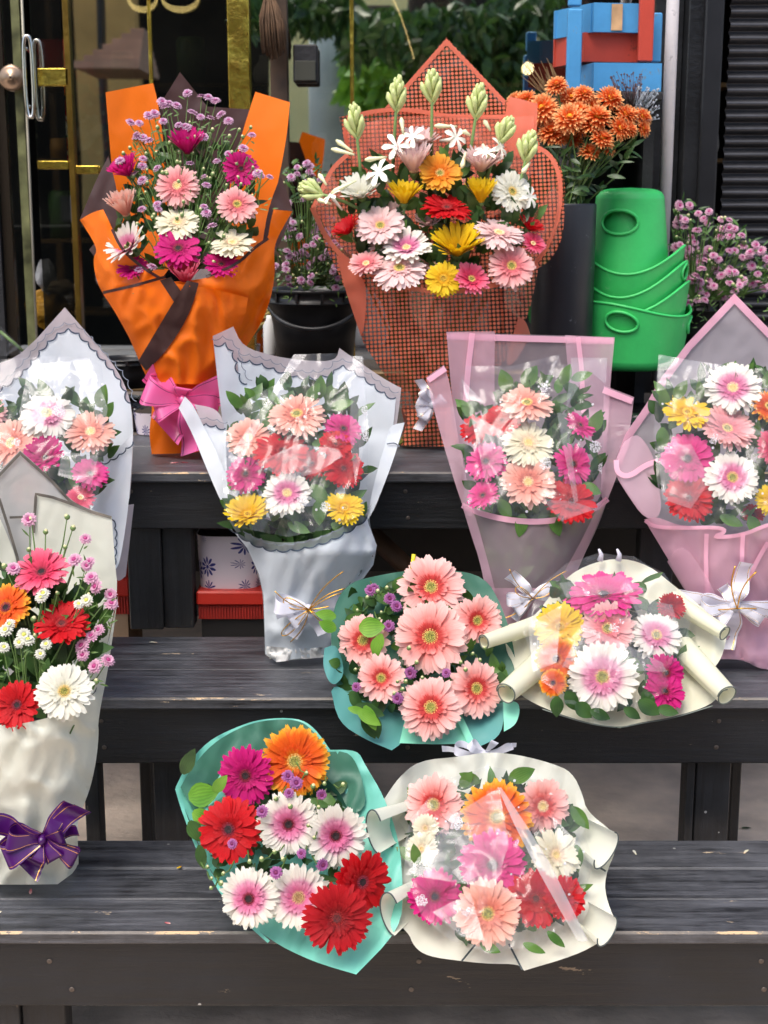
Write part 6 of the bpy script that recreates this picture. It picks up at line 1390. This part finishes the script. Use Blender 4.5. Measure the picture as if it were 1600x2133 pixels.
def roll(parent, wrap, a, b, ra, rb, mat, edge, off=-.03, fwd=.02, flat=1.0, rot=0.0, arc=360):
    pa, pb = P(*a, wrap(*a) + off * .4), P(*b, wrap(*b) + off); pb.y -= fwd
    ka, kb = mpp(a[1], pa.y) * ra, mpp(b[1], pb.y) * rb
    ax = (pb - pa).normalized(); s1 = ax.cross(Vector((0, 0, 1))).normalized(); s2 = s1.cross(ax); Q = Matrix.Rotation(R(rot), 3, ax); s1 = Q @ s1; s2 = Q @ s2 * flat
    rows = []
    for i in range(13):
        f = i / 12; c = pa.lerp(pb, f); r = lerp(ka, kb, f); rows.append([c + (s1 * math.cos(t) + s2 * math.sin(t)) * r * (1 + (.10 * math.sin(2 * t + ra) if flat < 1 else .03 * math.sin(3 * t)) * f) * (1 - .30 * max(0, (j - 22) / 10)) for j, t in enumerate([q / 26 * 2 * math.pi * arc / 360 for q in range(33 if arc == 360 else 27)])])
    m = MB(); m.grid(rows); m.obj('rolled_corner', mat, parent)
    m = MB(); m.tube([p - ax * 0 for p in rows[-1]], .0012, 5, cap=False); m.obj('edge_line', edge, parent)
roll(Ib, wI, (1150,1290), (1006,1330), 20, 15, M_CRMI, M_EDGE)
roll(Ib, wI, (1140,1370), (1052,1436), 28, 22, M_CRMI, M_EDGE)
roll(Ib, wI, (1400,1250), (1504,1312), 20, 15, M_CRMI, M_EDGE)
roll(Ib, wI, (1420,1350), (1508,1440), 28, 22, M_CRMI, M_EDGE)
foliage(Ib, [(1130,1270),(1200,1210),(1340,1210),(1410,1300),(1420,1410),(1340,1460),(1200,1460),(1130,1410)], fI, 170, 27, size=(.025, .045), off=.025, up=.1)
flowers(Ib, [(1258,1235,165,'hot','dark',64,0,12), (1166,1305,110,'yellow','yel',30,-14,20), (1158,1372,92,'orange','dark',24,-16,20), (1152,1422,62,'orange','dark',20,-20,20), (1266,1308,120,'pink','green',28,0,14,-.006), (1368,1322,116,'whitepink','green',34,10,18), (1400,1262,60,'darkred','redc',40,20,30), (1255,1410,156,'whitepink','green',30,0,12,-.014), (1388,1402,88,'magenta','dark',26,16,16), (1386,1440,92,'magenta','dark',50,10,16)], fI)
leaves(Ib, [(1180,1440,46,-60,.7), (1200,1465,44,-40,.8), (1330,1460,52,-30,.7), (1370,1475,44,-10,.6), (1160,1450,44,-90,.7), (1230,1480,44,-20,.6), (1300,1475,40,-30,.6), (1340,1440,44,-60,.7)], fI, M_LEAFD, off=-.012)
def dome(name, parent, cx, cyv, rx, ry, depf, seed, mat, step=34, amp=.02, off=-.04, n=30):
    poly = [(cx + rx * math.cos(i / n * 6.283) * (1 + .03 * math.sin(i * 2.3 + seed)), cyv + ry * math.sin(i / n * 6.283) * (1 + .03 * math.cos(i * 3.1))) for i in range(n)]
    return sheet(name, poly, lambda x, y: depf(x, y) + off * max(.15, 1 - ((x - cx) / rx) ** 2 - ((y - cyv) / ry) ** 2), mat, parent, step=14, seed=seed, amp=amp, sc_=85, sm=0)
dome('cellophane', Ib, 1266, 1318, 172, 165, fI, 92, M_CELLO2, amp=.018)
film_folds(Ib, [[(1165,1215),(1290,1195),(1350,1230),(1180,1245)], [(1215,1300),(1380,1380),(1390,1400),(1170,1390)], [(1310,1240),(1400,1260),(1420,1330),(1350,1330)], [(1100,1300),(1170,1260),(1160,1380),(1110,1400)]], lambda x, y: fI(x, y) - .026, 150)
m = MB()
for px in (1250, 1288):
    a = P(px, 1168, 2.57); m.tube([a, a + Vector((.002, 0, .012)), a + Vector((-.003, 0, .022))], [.006, .004, .002], 6)
m.obj('film_tips', M_RWHITE, Ib)

# K cream, lowest step
M_EDGEK = plain('edge_line_black', L(60,72,74), .4)
Kb, wK, fK = lying(1030, 1790, 2.2, 'film covered bouquet in pale cream paper with curled corners, on the lowest step', 1560, 2.26, 2025, 1.985, 1035, 1795, 235, 220, .035)
cone_back(Kb, 1035, 1780, 190, 180, wK, 2.38, 1020, 1690, M_CRM)
sheet('wrapping_paper', [(800,1665,1),(830,1620),(872,1584),(960,1576),(1015,1566),(1080,1572),(1150,1590),(1192,1608),(1214,1655),(1222,1690),(1280,1735),(1288,1760),(1258,1830),(1265,1880),(1288,1930),(1255,1960),(1200,1990),(1092,2022,1),(1080,2008),(1020,2008),(960,2002),(890,1992),(862,1972),(850,1940),(800,1905),(780,1870),(800,1825),(818,1790),(800,1745)], wK, M_CRM, Kb, seed=93, amp=.010, sc_=70)
roll(Kb, wK, (860,1700), (784,1722), 34, 44, M_CRM, M_EDGEK, fwd=.02, flat=.62, rot=100, arc=225)
roll(Kb, wK, (870,1865), (816,1892), 34, 44, M_CRM, M_EDGEK, fwd=.02, flat=.62, rot=100, arc=225)
roll(Kb, wK, (1200,1730), (1258,1760), 32, 40, M_CRM, M_EDGEK, fwd=.02, flat=.62, rot=-120, arc=225)
roll(Kb, wK, (1210,1900), (1260,1926), 26, 32, M_CRM, M_EDGEK, fwd=.02, flat=.62, rot=-120, arc=225)
for ln in ([(990,1968),(962,2002)], [(1060,1966),(1088,2020)], [(795,1762),(830,1762)], [(1222,1790),(1262,1815)]):
    strip('edge_line', ln, 4, wK, M_EDGEK, Kb, off=-.012, seed=93, amp=.010, sc_=70, curved=False)
foliage(Kb, [(860,1690),(930,1640),(1110,1640),(1200,1710),(1210,1850),(1140,1940),(950,1940),(870,1870)], fK, 200, 29, size=(.025, .048), off=.03, up=.1)
flowers(Kb, [(903,1676,130,'salmon','green',22,-12,12), (1035,1702,160,'orange','green',26,0,14,-.004), (1132,1680,120,'salmon','cream',22,14,20), (1026,1802,150,'hot','dark',20,0,14,-.012), (905,1868,120,'magenta','dark',18,-16,18), (1016,1903,148,'peach','green',26,0,16,-.018), (1118,1872,124,'red','redc',22,12,16), (1178,1870,96,'red','redc',26,24,20), (1160,1780,112,'cream','cream',30,18,18), (878,1768,70,'cream','cream',24,-20,24), (886,1725,60,'cream','cream',24,-20,24)], fK)
leaves(Kb, [(1060,1625,60,30,.6), (1000,1630,50,150,.5), (1190,1680,60,-50,.5), (870,1800,50,100,.5), (1000,1965,46,-20,.5), (1090,1965,50,-20,.4), (1140,1940,50,-40,.4), (1200,1760,50,-80,.5), (960,1640,44,60,.6)], fK, M_LEAF, off=.0)
dome('cellophane', Kb, 1036, 1790, 196, 192, fK, 95, M_CELLO2, amp=.02)
film_folds(Kb, [[(1040,1640),(940,1700),(845,1822),(1030,1850),(1060,1760)], [(900,1900),(980,1860),(1010,1960),(960,1950)], [(1150,1700),(1210,1760),(1180,1840)]], lambda x, y: fK(x, y) - .028, 140)
m = MB()
for a, b, c in (((1044,1640),(1218,1948),(1200,1960)),):   # the folded film ridge
    p = [P(1040, 1640, fK(1040, 1640) - .05), P(1130, 1800, fK(1130, 1800) - .075), P(1214, 1960, fK(1214, 1960) - .05)]
    m.grid([[q + Vector((-w_, 0, 0)), q + Vector((0, -.006, .002)), q + Vector((w_, 0, 0))] for q, w_ in zip([p[0], p[0].lerp(p[1], .5), p[1], p[1].lerp(p[2], .5), p[2]], (.003, .009, .012, .010, .008))])
m.obj('film_fold', cello_mat('film_ridge', .32, .12, False), Kb)
bow(Kb, 1010, 1566, 2.30, .06, M_RWHITE, M_RWHITE, [(165,.9,.8), (140,.6,.8), (20,.8,.8), (60,.5,.8), (-5,.7,.6)], [(185,1.2,.6), (5,.9,.6)], 15, w=.30, wire=None)

# sliver of another bouquet at the left edge, on the landing
N = bq(-30, 735, 3.35, 'film wrapped bouquet with yellow petals, barely showing at the left edge')
fN = lambda x, y: 3.34
flowers(N, [(-22,700,46,'yellow','yel',20,30,20), (-40,650,60,'pale','cream',20,0,20)], fN)
sheet('cellophane', [(-60,610,1),(0,678),(44,722),(62,738,1),(-60,745,1)], lambda x, y: 3.31, M_CELLO2, N, step=26, seed=97, amp=.01, flat=True, sm=0)
m = MB(); m.tube([P(0, 690, 3.33), P(50, 733, 3.33)], .004, 6); m.obj('stem', M_STEM, N)

# ---------------------------------------------------------------- flowers standing in buckets
def mum(parent, c, rad, nrm, seed):
    rg = random.Random(seed); m = MB()
    for lay, (k, ln, el) in enumerate(((24, 1.0, -8), (24, .95, 8), (20, .84, 26), (16, .66, 44), (12, .45, 62))):
        for i in range(k):
            petal(m, (i + .5 * lay + rg.uniform(-.3, .3)) / k * 6.283, R(el + rg.uniform(-7, 7)), rad * .06 * lay, rad * .08, rad * ln * rg.uniform(.85, 1.02), rad * .19, rg, R(rg.uniform(-8, 18)), 0, 4, .45)
    o = m.obj('chrysanthemum', PET['mum'], None); o.parent = parent; o.rotation_mode = 'QUATERNION'; o.rotation_quaternion = nrm.normalized().to_track_quat('Z', 'Y'); o.location = Vector(c) - root_loc(parent)
    m = MB(); m.lathe([(rad * .22, rad * .12), (rad * .18, rad * .34), (.0005, rad * .42)], (0, 0, 0), 12); q = m.obj('flower_center', plain('mum_eye', L(228,170,40), .7), None); q.parent = o
c0 = P(1172, 440, 3.40)
mb_ = thing('chrysanthemum_bunch', tuple(c0), 'bunch of orange chrysanthemums standing in the black cylinder vase', 'flowers')
rg = random.Random(44); st = MB()
for i, (px, py, d_, dy) in enumerate([(1160,180,52,0), (1190,205,55,.02), (1216,198,50,0), (1270,207,64,-.02), (1312,240,52,0), (1186,248,72,-.04), (1130,215,50,.04), (1095,212,60,.06), (1132,228,72,.0), (1075,214,50,.08), (1108,252,66,.03), (1150,278,64,-.02), (1160,262,58,0), (1225,228,66,-.02), (1245,245,66,-.04), (1205,235,60,-.05), (1232,262,58,-.05), (1290,268,56,-.05), (1302,240,54,-.02), (1338,244,48,0), (1254,290,58,-.06), (1228,318,52,-.06), (1340,268,40,-.01), (1266,310,38,-.03), (1192,290,48,0), (1208,262,54,0), (1310,270,44,-.03), (1165,290,44,-.01)]):
    Y = 3.40 + dy + rg.uniform(-.02, .02); c = P(px, py, Y); nr = Vector(((px - 1190) / 160, -.65, rg.uniform(.35, 1.3)))
    mum(mb_, c, d_ / 2 * mpp(py, Y), nr, i)
    e = P(1172 + rg.uniform(-45, 45), 440, 3.40 + rg.uniform(-.05, .05)); st.tube([c, c.lerp(e, .5) + Vector((0, 0, .01)), e, e + Vector((0, 0, -.1))], .002, 5)
for i in range(230):
    f = rg.random(); px = lerp(rg.uniform(1150, 1330), rg.uniform(1130, 1215), f); py = lerp(300, 440, f)
    add_leaf(st, P(px, py, 3.40 + rg.uniform(-.06, .06)), Vector((rg.uniform(-1, 1), rg.uniform(-1, .3), rg.uniform(-.6, 1))), Vector((0, -1, .5)), rg.uniform(.015, .045), rg.uniform(.006, .014), 1)
st.obj('stems', [M_STEM, M_LEAFD], mb_)
put(bud_mesh(), 'bud', mb_, P(1306, 326, 3.38), .010, Vector((.4, 0, 1)), rg)
m = MB()
m.tube([P(1306, 328, 3.38), P(1280, 370, 3.39), P(1200, 440, 3.40)], .0018, 5); m.obj('stem', M_STEM, mb_)
# dried twigs behind
tw = thing('dried_twigs', tuple(P(1160, 300, 3.5)), 'brown dried twigs standing behind the orange chrysanthemums', 'twigs')
m = MB()
for i in range(34):
    a = P(1190 + rg.uniform(-15, 15), 260, 3.5); b = P(rg.uniform(1085, 1180), rg.uniform(120, 200), 3.5 + rg.uniform(-.04, .06)); m.tube([a, a.lerp(b, .5) + Vector((rg.uniform(-.01, .01), 0, 0)), b], [.0014, .001, .0005], 4)
m.obj('twig', plain('twig_brown', L(120,96,60), .8), tw)
gy = thing('dried_gypsophila', tuple(P(1330, 260, 3.45)), 'pale dried filler sprigs beside the white pole below the blue tray', 'dried flowers')
for nm, mt, (cx_, cy_, sx, sy), nn in (('grey_sprig', plain('sprig_grey', L(170,180,190), .8), (1350,215,24,34), 60), ('brown_sprig', plain('sprig_brown', L(92,72,74), .8), (1305,172,34,22), 60)):
    m = MB(); base = P(1320, 262, 3.46)
    for i in range(nn):
        e = P(cx_ + rg.uniform(-sx, sx), cy_ + rg.uniform(-sy, sy), 3.44 + rg.uniform(-.03, .03)); mid = base.lerp(e, .6) + Vector((rg.uniform(-.01, .01), 0, 0)); m.tube([base, mid, e] if i % 5 == 0 else [mid, e], .0007, 3)
        k = rg.uniform(.0018, .0035); m.lathe([(.0001, -k), (k, 0), (.0001, k)], e, 6)
    m.obj(nm, mt, gy)

def spray_bunch(label, base, head, depY, n, nb, seed, kinds, rpx, name='spray_chrysanthemum_bunch'):
    t = thing(name, tuple(P(base[0], base[1], depY)), label, 'flowers'); rg = random.Random(seed); pts = []
    xs = [p[0] for p in head]; ys = [p[1] for p in head]
    while len(pts) < n:
        x, y = rg.uniform(min(xs), max(xs)), rg.uniform(min(ys), max(ys))
        if inside(head, x, y) and all(math.hypot(x - a, y - b) > 9 for a, b in pts): pts.append((x, y))
    rgd = random.Random(seed + 1)
    dfn = lambda x, y: depY - .05 + .10 * noise.noise(Vector((x / 40, y / 40, seed)))
    sprays(t, pts, dfn, kinds, rpx, seed, base, tilt=45, budn=nb, region=head, jit=35)
    m = MB()
    for i in range(420):
        x, y = rg.uniform(min(xs), max(xs)), rg.uniform(min(ys), max(ys) + 25)
        if not inside(head, x, min(y, max(ys) - 2)): continue
        add_leaf(m, P(x, y, depY + rg.uniform(-.03, .08)), Vector((rg.uniform(-1, 1), rg.uniform(-1, .3), rg.uniform(-.2, 1))), Vector((0, -1, .5)), rg.uniform(.012, .035), rg.uniform(.004, .010), rg.choice((0, 1)))
    m.obj('foliage', [M_LEAFD, M_LEAF], t)
spray_bunch('bunch of small pink spray flowers in the black bucket beside the orange bouquet', (640, 595), [(585,345),(650,325),(672,345),(668,400),(690,450),(730,560),(735,600),(575,600),(570,560),(600,440)], 3.5, 62, 50, 51, 'lilac', 10.5)
spray_bunch('bunch of pink spray flowers in the dark pot right of the white pole', (1440, 625), [(1405,425),(1440,418),(1490,440),(1540,470),(1600,520),(1625,570),(1610,610),(1560,590),(1520,640),(1490,620),(1430,640),(1405,600),(1400,500)], 3.62, 84, 60, 52, 'spink', 12)

# bits of petal and leaf dropped on the treads
rg = random.Random(91)
for i in range(22):
    z, y0, y1 = ((Z1, 2.11, 2.40), (Z2, 2.46, 2.78), (Z3, 2.84, 2.97))[i % 3]; x = rg.uniform(-.75, .75); y = rg.uniform(y0, y1); m = MB()
    petal(m, rg.uniform(0, 6.28), .06, .0, .0, rg.uniform(.010, .022), rg.uniform(.004, .008), rg, .15, .1, 4)
    o = m.obj('fallen_petal', PET[('white', 'pink', 'cream', 'yellow', 'red')[i % 5]]); o.location = (x, y, z + .0012)
    tag(o, ('white', 'pink', 'cream', 'yellow', 'red')[i % 5] + ' petal dropped on the ' + ('lowest', 'middle', 'top')[i % 3] + ' tread of the step stand', 'petal', 'petals dropped on the treads')
